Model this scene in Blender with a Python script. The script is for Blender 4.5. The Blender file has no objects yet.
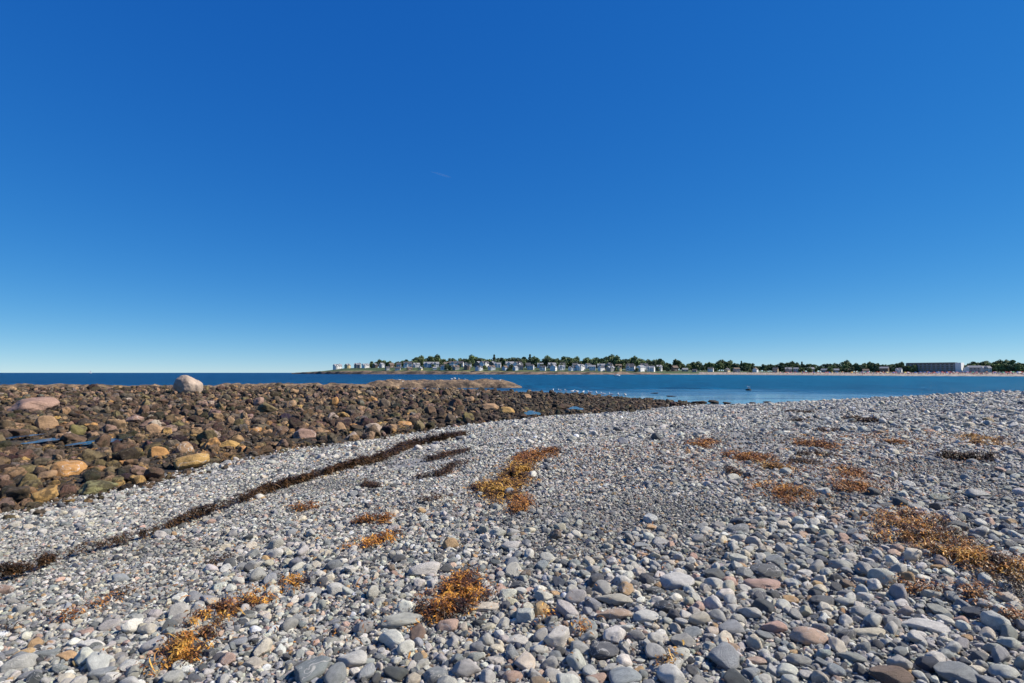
import bpy, bmesh, math, random
import numpy as np
from mathutils import Vector, Matrix
R = math.radians
scene = bpy.context.scene
C = scene.collection
random.seed(7)
rng = np.random.default_rng(11)

# ------------------------------------------------------------------ camera
CAM_Z = 2.9
F = 569.0                     # focal length in pixels of a 1024 px wide frame
PITCH = math.atan(31.2 / F)
cam_d = bpy.data.cameras.new('camera')
cam_d.sensor_width = 36.0
cam_d.lens = 36.0 * F / 1024.0
cam_d.clip_start = 0.1
cam_d.clip_end = 60000
cam = bpy.data.objects.new('camera', cam_d)
C.objects.link(cam)
cam.location = (0, 0, CAM_Z)
cam.rotation_euler = (R(90) + PITCH, 0, 0)
scene.camera = cam

# ------------------------------------------------------------------ light
SUN_EL = 43.0
SUN_AZ = 88.0      # azimuth from +Y towards +X
world = bpy.data.worlds.new('World')
scene.world = world
world.use_nodes = True
wn, wl = world.node_tree.nodes, world.node_tree.links
wn.clear()
wo = wn.new('ShaderNodeOutputWorld')
bg = wn.new('ShaderNodeBackground')
sky = wn.new('ShaderNodeTexSky')
sky.sky_type = 'NISHITA'
sky.sun_disc = False
sky.sun_elevation = R(SUN_EL)
sky.sun_rotation = R(SUN_AZ)
sky.altitude = 0
sky.air_density = 0.5
sky.dust_density = 0.0
sky.ozone_density = 7.0
hs = wn.new('ShaderNodeHueSaturation')
hs.inputs['Saturation'].default_value = 1.2
hs.inputs['Hue'].default_value = 0.511
hs.inputs['Value'].default_value = 1.0
wl.new(sky.outputs[0], hs.inputs['Color'])
# polarising filter and film response of the picture: one power and one gain per channel
sc_ = wn.new('ShaderNodeSeparateColor'); cc_ = wn.new('ShaderNodeCombineColor')
wl.new(hs.outputs[0], sc_.inputs[0])
for ch_, (pw_, gn_) in enumerate(((0.93, 0.66), (0.68, 1.02), (0.38, 1.80))):
    p1 = wn.new('ShaderNodeMath'); p1.operation = 'POWER'; p1.inputs[1].default_value = pw_
    p2 = wn.new('ShaderNodeMath'); p2.operation = 'MULTIPLY'; p2.inputs[1].default_value = gn_
    wl.new(sc_.outputs[ch_], p1.inputs[0]); wl.new(p1.outputs[0], p2.inputs[0]); wl.new(p2.outputs[0], cc_.inputs[ch_])
wl.new(cc_.outputs[0], bg.inputs[0])
bg.inputs[1].default_value = 0.141
wl.new(bg.outputs[0], wo.inputs[0])
sd = bpy.data.lights.new('sun', 'SUN')
sd.energy = 5.0
sd.angle = R(0.53)
sd.color = (1.0, 0.935, 0.83)
sun = bpy.data.objects.new('sun', sd)
C.objects.link(sun)
sv = Vector((math.sin(R(SUN_AZ)) * math.cos(R(SUN_EL)), math.cos(R(SUN_AZ)) * math.cos(R(SUN_EL)), math.sin(R(SUN_EL))))
sun.rotation_euler = sv.to_track_quat('Z', 'Y').to_euler()
sun.location = sv * 60
scene.view_settings.view_transform = 'Standard'
scene.view_settings.look = 'None'
scene.view_settings.gamma = 1
scene.view_settings.exposure = 0.5

# ------------------------------------------------------------------ helpers
def tag(o, label=None, cat=None, group=None, kind=None):
    if label: o['label'] = label
    if cat: o['category'] = cat
    if group: o['group'] = group
    if kind: o['kind'] = kind
    return o

def link(name, me, mat=None, parent=None):
    o = bpy.data.objects.new(name, me)
    C.objects.link(o)
    if mat is not None:
        me.materials.clear()
        for m in (mat if isinstance(mat, (list, tuple)) else [mat]):
            me.materials.append(m)
    if parent is not None:
        o.parent = parent
    return o

def empty(name, loc, rz=0):
    o = bpy.data.objects.new(name, None)
    C.objects.link(o)
    o.location = loc
    o.rotation_euler = (0, 0, rz)
    o.empty_display_size = 0.3
    return o

def copy_tree(o, parent=None):
    c = o.copy()
    C.objects.link(c)
    c.parent = parent
    for ch in list(o.children):
        copy_tree(ch, c)
    return c

def mesh_np(name, V, Fc, smooth=True):
    """V (n,3); Fc (m,k) int array, k constant"""
    me = bpy.data.meshes.new(name)
    V = np.asarray(V, dtype=np.float32); Fc = np.asarray(Fc, dtype=np.int32)
    m, k = Fc.shape
    me.vertices.add(len(V)); me.vertices.foreach_set('co', V.ravel())
    me.loops.add(m * k); me.loops.foreach_set('vertex_index', Fc.ravel())
    me.polygons.add(m)
    me.polygons.foreach_set('loop_start', np.arange(m, dtype=np.int32) * k)
    me.polygons.foreach_set('loop_total', np.full(m, k, dtype=np.int32))
    me.polygons.foreach_set('use_smooth', np.full(m, bool(smooth)))
    me.update(calc_edges=True)
    return me

def _hash(i, j, k, seed):
    n = (i * 374761393 + j * 668265263 + k * 2147483647 % 1000003 + k * 982451653 + seed * 144665) & 0xffffffff
    n = ((n ^ (n >> 13)) * 1274126177) & 0xffffffff
    n = (n ^ (n >> 16))
    return (n & 0xffff) / 65535.0

def noise2(x, y, seed=0):
    x = np.asarray(x, dtype=np.float64); y = np.asarray(y, dtype=np.float64)
    xi = np.floor(x).astype(np.int64); yi = np.floor(y).astype(np.int64)
    fx = x - xi; fy = y - yi
    fx = fx * fx * (3 - 2 * fx); fy = fy * fy * (3 - 2 * fy)
    a = _hash(xi, yi, 0, seed); b = _hash(xi + 1, yi, 0, seed)
    c = _hash(xi, yi + 1, 0, seed); d = _hash(xi + 1, yi + 1, 0, seed)
    return (a * (1 - fx) + b * fx) * (1 - fy) + (c * (1 - fx) + d * fx) * fy

def fbm2(x, y, seed=0, octs=4, gain=0.5):
    s = 0; a = 1; t = 0
    for o in range(octs):
        s = s + a * noise2(x * 2 ** o, y * 2 ** o, seed + o * 17); t += a; a *= gain
    return s / t                                  # 0..1

def noise3(p, seed=0):
    x, y, z = p[:, 0], p[:, 1], p[:, 2]
    xi = np.floor(x).astype(np.int64); yi = np.floor(y).astype(np.int64); zi = np.floor(z).astype(np.int64)
    f = [x - xi, y - yi, z - zi]
    f = [q * q * (3 - 2 * q) for q in f]
    r = 0
    for dx in (0, 1):
        for dy in (0, 1):
            for dz in (0, 1):
                w = (f[0] if dx else 1 - f[0]) * (f[1] if dy else 1 - f[1]) * (f[2] if dz else 1 - f[2])
                r = r + w * _hash(xi + dx, yi + dy, zi + dz, seed)
    return r

# ------------------------------------------------------------------ materials
def new_mat(name):
    m = bpy.data.materials.new(name)
    m.use_nodes = True
    nt = m.node_tree
    b = nt.nodes['Principled BSDF']
    return m, nt, b

def N(nt, t, **kw):
    n = nt.nodes.new(t)
    for k, v in kw.items():
        if hasattr(n, k): setattr(n, k, v)
        else: n.inputs[k].default_value = v
    return n

def mixc(nt, fac, a, b, mode='MIX'):
    m = nt.nodes.new('ShaderNodeMix'); m.data_type = 'RGBA'; m.blend_type = mode
    for sock, v in ((0, fac), (6, a), (7, b)):
        if isinstance(v, bpy.types.NodeSocket): nt.links.new(v, m.inputs[sock])
        elif sock == 0: m.inputs[0].default_value = v
        else: m.inputs[sock].default_value = (*v, 1) if len(v) == 3 else v
    return m.outputs[2]

def ramp(nt, src, pts):
    r = nt.nodes.new('ShaderNodeValToRGB')
    e = r.color_ramp.elements
    while len(e) < len(pts): e.new(0.5)
    for q, (p, c) in zip(e, pts):
        q.position = p; q.color = (c, c, c, 1) if not isinstance(c, tuple) else (*c, 1)
    nt.links.new(src, r.inputs[0])
    return r.outputs[0]

def simple(name, col, rough=0.7, noise=0.0, scale=3.0, metal=0.0):
    m, nt, b = new_mat(name)
    b.inputs['Roughness'].default_value = rough
    b.inputs['Metallic'].default_value = metal
    if noise:
        tc = N(nt, 'ShaderNodeTexCoord')
        nz = N(nt, 'ShaderNodeTexNoise', Scale=scale, Detail=5.0)
        nt.links.new(tc.outputs['Object'], nz.inputs['Vector'])
        f = ramp(nt, nz.outputs['Fac'], [(0.3, 0.0), (0.7, 1.0)])
        c = mixc(nt, f, tuple(q * (1 - noise) for q in col), tuple(min(1, q * (1 + noise)) for q in col))
        nt.links.new(c, b.inputs['Base Color'])
    else:
        b.inputs['Base Color'].default_value = (*col, 1)
    return m

def stone_mat(name, rough, amp, algae=False):
    """colour of each stone from its own 'tint', mottled in the stone's own space"""
    m, nt, b = new_mat(name)
    at = N(nt, 'ShaderNodeAttribute', attribute_type='INSTANCER', attribute_name='tint')
    tc = N(nt, 'ShaderNodeTexCoord')
    oi = N(nt, 'ShaderNodeObjectInfo')
    va = N(nt, 'ShaderNodeVectorMath', operation='ADD')
    mul = N(nt, 'ShaderNodeMath', operation='MULTIPLY'); mul.inputs[1].default_value = 37.0
    nt.links.new(oi.outputs['Random'], mul.inputs[0])
    nt.links.new(tc.outputs['Object'], va.inputs[0]); nt.links.new(mul.outputs[0], va.inputs[1])
    n1 = N(nt, 'ShaderNodeTexNoise', Scale=2.2, Detail=6.0, Roughness=0.65)
    nt.links.new(va.outputs[0], n1.inputs['Vector'])
    n2 = N(nt, 'ShaderNodeTexNoise', Scale=14.0, Detail=3.0, Roughness=0.7)
    nt.links.new(va.outputs[0], n2.inputs['Vector'])
    f1 = ramp(nt, n1.outputs['Fac'], [(0.3, 1 - amp), (0.7, 1 + amp)])
    f2 = ramp(nt, n2.outputs['Fac'], [(0.3, 1 - amp * 0.6), (0.72, 1 + amp * 0.6)])
    c = mixc(nt, 1.0, at.outputs['Color'], f1, 'MULTIPLY')
    c = mixc(nt, 1.0, c, f2, 'MULTIPLY')
    if algae:   # weed film and barnacle crust in patches on the stone
        n3 = N(nt, 'ShaderNodeTexNoise', Scale=1.6, Detail=4.0)
        nt.links.new(va.outputs[0], n3.inputs['Vector'])
        fa = ramp(nt, n3.outputs['Fac'], [(0.48, 0.0), (0.60, 0.8)])
        c = mixc(nt, fa, c, (0.05, 0.036, 0.018))
        n4 = N(nt, 'ShaderNodeTexNoise', Scale=5.0, Detail=4.0)
        nt.links.new(va.outputs[0], n4.inputs['Vector'])
        fb = ramp(nt, n4.outputs['Fac'], [(0.60, 0.0), (0.70, 0.35)])
        c = mixc(nt, fb, c, (0.34, 0.29, 0.22))
    if not algae:   # quartz veins and chipped pale spots on some stones
        n5 = N(nt, 'ShaderNodeTexNoise', Scale=0.9, Detail=2.0, Distortion=0.6)
        nt.links.new(va.outputs[0], n5.inputs['Vector'])
        fv = ramp(nt, n5.outputs['Fac'], [(0.488, 0.0), (0.497, 0.8), (0.503, 0.8), (0.512, 0.0)])
        gate = N(nt, 'ShaderNodeMath', operation='GREATER_THAN'); gate.inputs[1].default_value = 0.66
        nt.links.new(oi.outputs['Random'], gate.inputs[0])
        gm_ = N(nt, 'ShaderNodeMath', operation='MULTIPLY'); nt.links.new(gate.outputs[0], gm_.inputs[0]); nt.links.new(fv, gm_.inputs[1])
        c = mixc(nt, gm_.outputs[0], c, (0.58, 0.55, 0.50))
    nt.links.new(c, b.inputs['Base Color'])
    b.inputs['Roughness'].default_value = rough
    b.inputs['Specular IOR Level'].default_value = 0.35
    bp = N(nt, 'ShaderNodeBump', Strength=0.6 if not algae else 0.8, Distance=0.08)
    nt.links.new(n2.outputs['Fac'], bp.inputs['Height'])
    nt.links.new(bp.outputs[0], b.inputs['Normal'])
    return m

M_cobble = stone_mat('sea_worn_stone', 0.62, 0.24)
M_boulder = stone_mat('shore_rock', 0.75, 0.3, True)
M_bare = stone_mat('bare_rock', 0.75, 0.25)

# ------------------------------------------------------------------ terrain function (thin plate spline through surveyed heights)
CP = np.array([
 (0,0,1.35),(0,3,1.3),(-3,3,1.15),(-6,6,.85),(-8,8.8,.62),(-7.7,12,.6),(-6.5,17.5,.6),(-4.2,21,.6),(-1.5,26,.6),
 (2.5,30,.62),(8,35,.55),(15,46,.25),(28,55,-.05),(0,10,1.25),(0,20,.98),(10,10,1.5),(10,20,1.3),(10,30,.98),
 (20,15,1.72),(20,25,1.62),(20,33,1.30),(20,42,.62),(31,35,1.66),(35,45,.5),(35,60,-.6),(40,20,2.0),(15,5,1.65),
 (0,-10,1.55),(-10,-5,.75),(-15,5,.5),(20,-15,1.9),(-20,-20,.8),(-3,7,1.05),(-4,12,.9),(-2,16,.9),
 (0,92,-1.2),(22,72,-.9),(-40,92,-1.0),(60,72,-1.6),(60,30,1.9),(80,10,2.2),(62,50,.2),(100,40,1.2),(110,80,-1.8),
 (-30,20,.5),(-60,20,.5),(-30,50,.55),(-60,50,.55),(0,50,.48),(3,66,.36),(-80,74,.7),(-40,74,.8),(-22,74,.8),(-4,84,-.3),
 (15,53,.06),(13,62,.0),(9,80,-.3),(-100,40,.4),(-100,96,-1.0),(-120,10,.4),(-60,-20,.5),(0,140,-3),(80,-20,2.3),(-110,140,-3),(110,140,-3),
 (24,50,.02),(17,49,.02)], dtype=float)
def _tps_k(r2):
    return np.where(r2 > 1e-9, r2 * np.log(np.maximum(r2, 1e-9)), 0)
_P = CP[:, :2] / 50.0
_K = _tps_k(((_P[:, None] - _P[None]) ** 2).sum(-1)) + np.eye(len(CP)) * 2e-4
_Q = np.hstack([np.ones((len(CP), 1)), _P])
_A = np.block([[_K, _Q], [_Q.T, np.zeros((3, 3))]])
_W = np.linalg.solve(_A, np.concatenate([CP[:, 2], np.zeros(3)]))
def ground(x, y):
    x = np.asarray(x, dtype=float); y = np.asarray(y, dtype=float)
    sh = x.shape; xr = x.ravel() / 50.0; yr = y.ravel() / 50.0
    z = _W[-3] + _W[-2] * xr + _W[-1] * yr
    for i in range(len(CP)):
        z = z + _W[i] * _tps_k((xr - _P[i, 0]) ** 2 + (yr - _P[i, 1]) ** 2)
    X = xr * 50; Y = yr * 50
    z = z + (fbm2(X * .35 + 9, Y * .35, 3, 3) - .5) * .14 + (fbm2(X * 1.6, Y * 1.6 + 4, 8, 3) - .5) * .06
    return z.reshape(sh)

ROCKPOLY = np.array([(-60,-18),(-24,0),(-14,4.5),(-7.9,8.8),(-7.7,12.1),(-6.5,17.5),(-4.2,21.3),(-1.5,26),(2.5,30),(7.8,34.8),(12,41),(15,46.5),
                     (17.5,51),(15,62),(10,74),(-5,79),(-20,81),(-100,86),(-118,60),(-118,-18)], dtype=float)
def poly_sd(x, y, P=ROCKPOLY):
    """signed distance, positive inside"""
    x = np.asarray(x, float); y = np.asarray(y, float)
    inside = np.zeros(x.shape, bool); dmin = np.full(x.shape, 1e9)
    n = len(P)
    for i in range(n):
        ax, ay = P[i]; bx, by = P[(i + 1) % n]
        ex, ey = bx - ax, by - ay
        t = np.clip(((x - ax) * ex + (y - ay) * ey) / (ex * ex + ey * ey), 0, 1)
        dmin = np.minimum(dmin, (x - ax - t * ex) ** 2 + (y - ay - t * ey) ** 2)
        c = ((ay > y) != (by > y))
        with np.errstate(divide='ignore', invalid='ignore'):
            xx = (bx - ax) * (y - ay) / (by - ay if by != ay else 1e-9) + ax
        inside ^= c & (x < xx)
    return np.where(inside, 1, -1) * np.sqrt(dmin)
def rock_sd(x, y):
    return poly_sd(x, y) + (fbm2(np.asarray(x) * .5, np.asarray(y) * .5, 41, 3) - .5) * 1.6

cp_, sp_ = math.cos(PITCH), math.sin(PITCH)
def ray(u, v):
    a = (u - 512) / F; b = (341.5 - v) / F
    return np.array([a, cp_ - b * sp_, sp_ + b * cp_])
def project(x, y, z):
    x = np.asarray(x, float); y = np.asarray(y, float); z = np.asarray(z, float) - CAM_Z
    d = y * cp_ + z * sp_
    up = -y * sp_ + z * cp_
    d = np.where(d > .1, d, .1)
    return 512 + F * x / d, 341.5 - F * up / d, d
def hit(u, v):
    """where the sight line of a picture point meets the ground"""
    r = ray(u, v); t = np.geomspace(1.5, 150, 2500)
    z = CAM_Z + r[2] * t; g = np.maximum(ground(r[0] * t, r[1] * t), 0)
    i = np.argmax(z < g)
    if not (z[i] < g[i]): i = len(t) - 1
    return float(r[0] * t[i]), float(r[1] * t[i]), float(g[i])
def at_dist(u, dist):
    return (u - 512) / F * dist, dist
def z_at(v, dist):
    return CAM_Z + (372.7 - v) / F * dist

# ------------------------------------------------------------------ ground sheet
def axis(lo, hi, n, c, k):
    t = np.linspace(math.asinh((lo - c) / k), math.asinh((hi - c) / k), n)
    return c + k * np.sinh(t)
gx = axis(-125, 115, 640, 0, 10); gy = axis(-22, 140, 640, 6, 8)
GX, GY = np.meshgrid(gx, gy)
GZ = ground(GX, GY)
SD = rock_sd(GX, GY)
GZ = GZ + np.clip(SD, 0, 1) * (fbm2(GX * 2.2, GY * 2.2, 77, 3) - .5) * .22
idx = np.arange(GX.size).reshape(GX.shape)
Q = np.stack([idx[:-1, :-1], idx[:-1, 1:], idx[1:, 1:], idx[1:, :-1]], -1).reshape(-1, 4)
me = mesh_np('shore_ground', np.stack([GX, GY, GZ], -1).reshape(-1, 3), Q)
a = me.attributes.new('rockzone', 'FLOAT', 'POINT')
a.data.foreach_set('value', np.clip(SD.ravel() * .8 + .5, 0, 1).astype(np.float32))
m, nt, b = new_mat('beach_gravel_and_reef')
geo = N(nt, 'ShaderNodeNewGeometry')
vor = N(nt, 'ShaderNodeTexVoronoi', Scale=26.0); nt.links.new(geo.outputs['Position'], vor.inputs['Vector'])
vor2 = N(nt, 'ShaderNodeTexVoronoi', Scale=75.0); nt.links.new(geo.outputs['Position'], vor2.inputs['Vector'])
sep = N(nt, 'ShaderNodeSeparateColor'); nt.links.new(vor.outputs['Color'], sep.inputs[0])
g1 = ramp(nt, sep.outputs[0], [(0.0, (.10, .10, .10)), (0.45, (.23, .225, .215)), (0.8, (.34, .325, .30)), (1.0, (.46, .42, .37))])
sep2 = N(nt, 'ShaderNodeSeparateColor'); nt.links.new(vor2.outputs['Color'], sep2.inputs[0])
g2 = ramp(nt, sep2.outputs[1], [(0.0, .6), (1.0, 1.25)])
grav = mixc(nt, 1.0, g1, g2, 'MULTIPLY')
nr = N(nt, 'ShaderNodeTexNoise', Scale=1.4, Detail=8.0, Roughness=0.7); nt.links.new(geo.outputs['Position'], nr.inputs['Vector'])
reef = ramp(nt, nr.outputs['Fac'], [(0.3, (.012, .009, .005)), (0.5, (.032, .023, .012)), (0.62, (.06, .045, .020)), (0.75, (.12, .09, .05))])  # algae brown taken near black; shade of the rock gaps put into it
rz = N(nt, 'ShaderNodeAttribute', attribute_name='rockzone')
col = mixc(nt, rz.outputs['Fac'], grav, reef)
nt.links.new(col, b.inputs['Base Color'])
b.inputs['Roughness'].default_value = 0.85
bp = N(nt, 'ShaderNodeBump', Strength=0.9, Distance=0.03, invert=True); nt.links.new(vor.outputs['Distance'], bp.inputs['Height'])
nt.links.new(bp.outputs[0], b.inputs['Normal'])
shore = tag(link('ground', me, m), kind='structure')

# ------------------------------------------------------------------ sea
me = mesh_np('sea', [(-30000, -30000, 0), (30000, -30000, 0), (30000, 30000, 0), (-30000, 30000, 0)], [(0, 1, 2, 3)], False)
m, nt, b = new_mat('sea_water')
geo = N(nt, 'ShaderNodeNewGeometry')
sx = N(nt, 'ShaderNodeSeparateXYZ'); nt.links.new(geo.outputs['Position'], sx.inputs[0])
# calm shallows in the lee of the spit
def mathn(op, a, b=None, clamp=False):
    n = nt.nodes.new('ShaderNodeMath'); n.operation = op; n.use_clamp = clamp
    for i, q in enumerate((a, b)):
        if q is None: continue
        if isinstance(q, bpy.types.NodeSocket): nt.links.new(q, n.inputs[i])
        else: n.inputs[i].default_value = q
    return n.outputs[0]
mp = N(nt, 'ShaderNodeMapping'); mp.inputs['Scale'].default_value = (0.035, 0.12, 1)
nt.links.new(geo.outputs['Position'], mp.inputs['Vector'])
nb = N(nt, 'ShaderNodeTexNoise', Scale=1.0, Detail=5.0, Roughness=0.6); nt.links.new(mp.outputs[0], nb.inputs['Vector'])
edge = mathn('ADD', mathn('MULTIPLY', sx.outputs[1], -1 / 40.0), 104 / 40.0)      # 1 at y=56, 0 at y=82
edge = mathn('ADD', edge, mathn('MULTIPLY', mathn('SUBTRACT', nb.outputs['Fac'], 0.5), 2.6))
east = mathn('ADD', mathn('MULTIPLY', sx.outputs[0], -1 / 25.0), 62 / 25.0, True)
calm = mathn('MULTIPLY', mathn('MAXIMUM', edge, 0.0, True), east, True)
w1 = N(nt, 'ShaderNodeTexNoise', Scale=0.55, Detail=6.0, Roughness=0.62)
mp1 = N(nt, 'ShaderNodeMapping'); mp1.inputs['Scale'].default_value = (0.6, 1.0, 1); mp1.inputs['Rotation'].default_value = (0, 0, .35)
nt.links.new(geo.outputs['Position'], mp1.inputs['Vector']); nt.links.new(mp1.outputs[0], w1.inputs['Vector'])
bp = N(nt, 'ShaderNodeBump', Distance=1.2)
st = mathn('MULTIPLY', mathn('SUBTRACT', 1.0, mathn('MULTIPLY', calm, 0.96)), 0.9)
nt.links.new(st, bp.inputs['Strength']); nt.links.new(w1.outputs['Fac'], bp.inputs['Height'])
nt.links.new(bp.outputs[0], b.inputs['Normal'])
bay = mathn('ADD', mathn('MULTIPLY', sx.outputs[0], 1 / 260.0), 0.45, True)
mp2 = N(nt, 'ShaderNodeMapping'); mp2.inputs['Scale'].default_value = (0.10, 0.05, 1); nt.links.new(geo.outputs['Position'], mp2.inputs['Vector'])
np_ = N(nt, 'ShaderNodeTexNoise', Scale=1.0, Detail=6.0, Roughness=0.75); nt.links.new(mp2.outputs[0], np_.inputs['Vector'])
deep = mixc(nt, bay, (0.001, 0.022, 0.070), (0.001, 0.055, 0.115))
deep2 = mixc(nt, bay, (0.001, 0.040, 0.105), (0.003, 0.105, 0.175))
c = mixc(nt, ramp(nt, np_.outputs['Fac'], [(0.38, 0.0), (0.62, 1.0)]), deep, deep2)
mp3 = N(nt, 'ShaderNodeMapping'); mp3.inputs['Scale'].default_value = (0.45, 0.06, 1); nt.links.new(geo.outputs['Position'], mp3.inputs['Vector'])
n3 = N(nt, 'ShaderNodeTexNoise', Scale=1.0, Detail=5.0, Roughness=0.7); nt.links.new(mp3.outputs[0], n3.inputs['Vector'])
c = mixc(nt, 1.0, c, ramp(nt, n3.outputs['Fac'], [(0.33, 0.45), (0.5, 0.95), (0.68, 1.7)]), 'MULTIPLY')  # ripple light and dark put into the colour; bump too fine far off
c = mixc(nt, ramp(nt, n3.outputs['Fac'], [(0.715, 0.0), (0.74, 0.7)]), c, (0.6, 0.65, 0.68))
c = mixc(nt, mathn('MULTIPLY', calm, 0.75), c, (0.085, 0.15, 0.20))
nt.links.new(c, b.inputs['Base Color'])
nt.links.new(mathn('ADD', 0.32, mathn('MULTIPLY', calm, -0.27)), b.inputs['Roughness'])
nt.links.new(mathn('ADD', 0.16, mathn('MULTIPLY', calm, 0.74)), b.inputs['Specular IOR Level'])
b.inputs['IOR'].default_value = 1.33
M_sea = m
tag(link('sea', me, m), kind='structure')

# ------------------------------------------------------------------ stones: shapes
def ico(sub):
    bm = bmesh.new(); bmesh.ops.create_icosphere(bm, subdivisions=sub, radius=1)
    V = np.array([v.co[:] for v in bm.verts]); Fc = np.array([[v.index for v in f.verts] for f in bm.faces])
    bm.free(); return V, Fc
ICO = {k: ico(k) for k in (3, 4, 5)}
def rock_np(seed, planes, p, sub=4, rough=0.05, amp2=0.0, round_=1.08):
    r_ = np.random.default_rng(seed)
    V, Fc = ICO[sub]
    n = r_.normal(size=(planes, 3)); n /= np.linalg.norm(n, axis=1)[:, None]
    c = r_.uniform(.62, 1.0, planes)
    q = np.maximum(V @ n.T, 0) / c
    s = (q ** p).sum(1) + (1 / round_) ** p
    rad = s ** (-1 / p)
    nz = noise3(V * 1.7 + seed * 3.1, seed) - .5
    rad = rad * (1 + nz * rough * 2)
    if amp2: rad = rad * (1 + (noise3(V * 5 + seed, seed + 5) - .5) * amp2 + (noise3(V * 12 + seed, seed + 9) - .5) * amp2 * .5)
    W = V * rad[:, None]
    W /= np.abs(W).max(0)
    return W, Fc
def rock_mesh(name, *a, **k):
    W, Fc = rock_np(*a, **k)
    return mesh_np(name, W, Fc)

LIB = []
for i in range(18):
    me = rock_mesh('cobble_shape', 100 + i, 10 + i % 5, [8, 12, 20, 7, 14, 34][i % 6], sub=4, rough=.07, amp2=[0, .02, .04, 0, .03, .05][i % 6])
    me.materials.append(M_cobble); LIB.append(me)
BLIB = []
for i in range(14):
    me = rock_mesh('boulder_shape', 300 + i, 6 + i % 5, [60, 100, 50, 140][i % 4], sub=4, rough=.16, amp2=.18, round_=1.25)
    me.materials.append(M_boulder); BLIB.append(me)
def lib_collection(name, meshes):
    col = bpy.data.collections.new(name)
    for i, me in enumerate(meshes):
        o = bpy.data.objects.new('shape_%02d' % i, me); col.objects.link(o)
    return col
COLL_C = lib_collection('cobble_shapes', LIB)
COLL_B = lib_collection('boulder_shapes', BLIB)

def scatter(name, P, rot, scl, tint, idx, coll, label, cat):
    me = bpy.data.meshes.new(name)
    me.vertices.add(len(P)); me.vertices.foreach_set('co', np.asarray(P, np.float32).ravel())
    for nm, ar, ty, key in (('rot', rot, 'FLOAT_VECTOR', 'vector'), ('scl', scl, 'FLOAT_VECTOR', 'vector'), ('tint', tint, 'FLOAT_VECTOR', 'vector')):
        at = me.attributes.new(nm, ty, 'POINT'); at.data.foreach_set(key, np.asarray(ar, np.float32).ravel())
    at = me.attributes.new('pick', 'INT', 'POINT'); at.data.foreach_set('value', np.asarray(idx, np.int32))
    o = link(name, me)
    ng = bpy.data.node_groups.new(name + '_scatter', 'GeometryNodeTree')
    ng.interface.new_socket('Geometry', in_out='INPUT', socket_type='NodeSocketGeometry')
    ng.interface.new_socket('Geometry', in_out='OUTPUT', socket_type='NodeSocketGeometry')
    n = ng.nodes; l = ng.links
    gi = n.new('NodeGroupInput'); go = n.new('NodeGroupOutput')
    ip = n.new('GeometryNodeInstanceOnPoints'); ci = n.new('GeometryNodeCollectionInfo')
    ci.inputs[0].default_value = coll; ci.inputs[1].default_value = True; ci.inputs[2].default_value = True
    ip.inputs['Pick Instance'].default_value = True
    l.new(gi.outputs[0], ip.inputs['Points']); l.new(ci.outputs[0], ip.inputs['Instance'])
    for nm, ty, dst in (('rot', 'FLOAT_VECTOR', 'Rotation'), ('scl', 'FLOAT_VECTOR', 'Scale'), ('pick', 'INT', 'Instance Index')):
        na = n.new('GeometryNodeInputNamedAttribute'); na.data_type = ty; na.inputs[0].default_value = nm
        l.new(na.outputs[0], ip.inputs[dst])
    l.new(ip.outputs[0], go.inputs[0])
    md = o.modifiers.new('scatter', 'NODES'); md.node_group = ng
    tag(o, label, cat, kind='stuff')
    return o

# colour families: name -> linear base colour
CC = {'white': (.66, .63, .58), 'cream': (.56, .50, .41), 'pale grey': (.52, .50, .47), 'grey': (.35, .34, .325),
      'blue-grey': (.255, .265, .28), 'slate': (.11, .112, .118), 'dark blue': (.06, .07, .095), 'pink': (.46, .32, .26),
      'tan': (.44, .29, .16), 'green-grey': (.29, .295, .26), 'brown': (.22, .16, .12)}
CN = list(CC)
CPROB = np.array([.05, .08, .22, .22, .15, .17, .035, .025, .02, .02, .015]); CPROB /= CPROB.sum()
for k in CN: CC[k] = (CC[k][0] * 1.05, CC[k][1] * 1.04, CC[k][2] * .965)
CPROB_L = np.array([.06, .11, .28, .21, .15, .09, .02, .035, .02, .02, .005]); CPROB_L /= CPROB_L.sum()
CARR = np.array([CC[k] for k in CN])

def in_view(x, y, m=3.0):
    return (np.abs(x) < .93 * y + m) & (y > 1.2)

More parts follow.
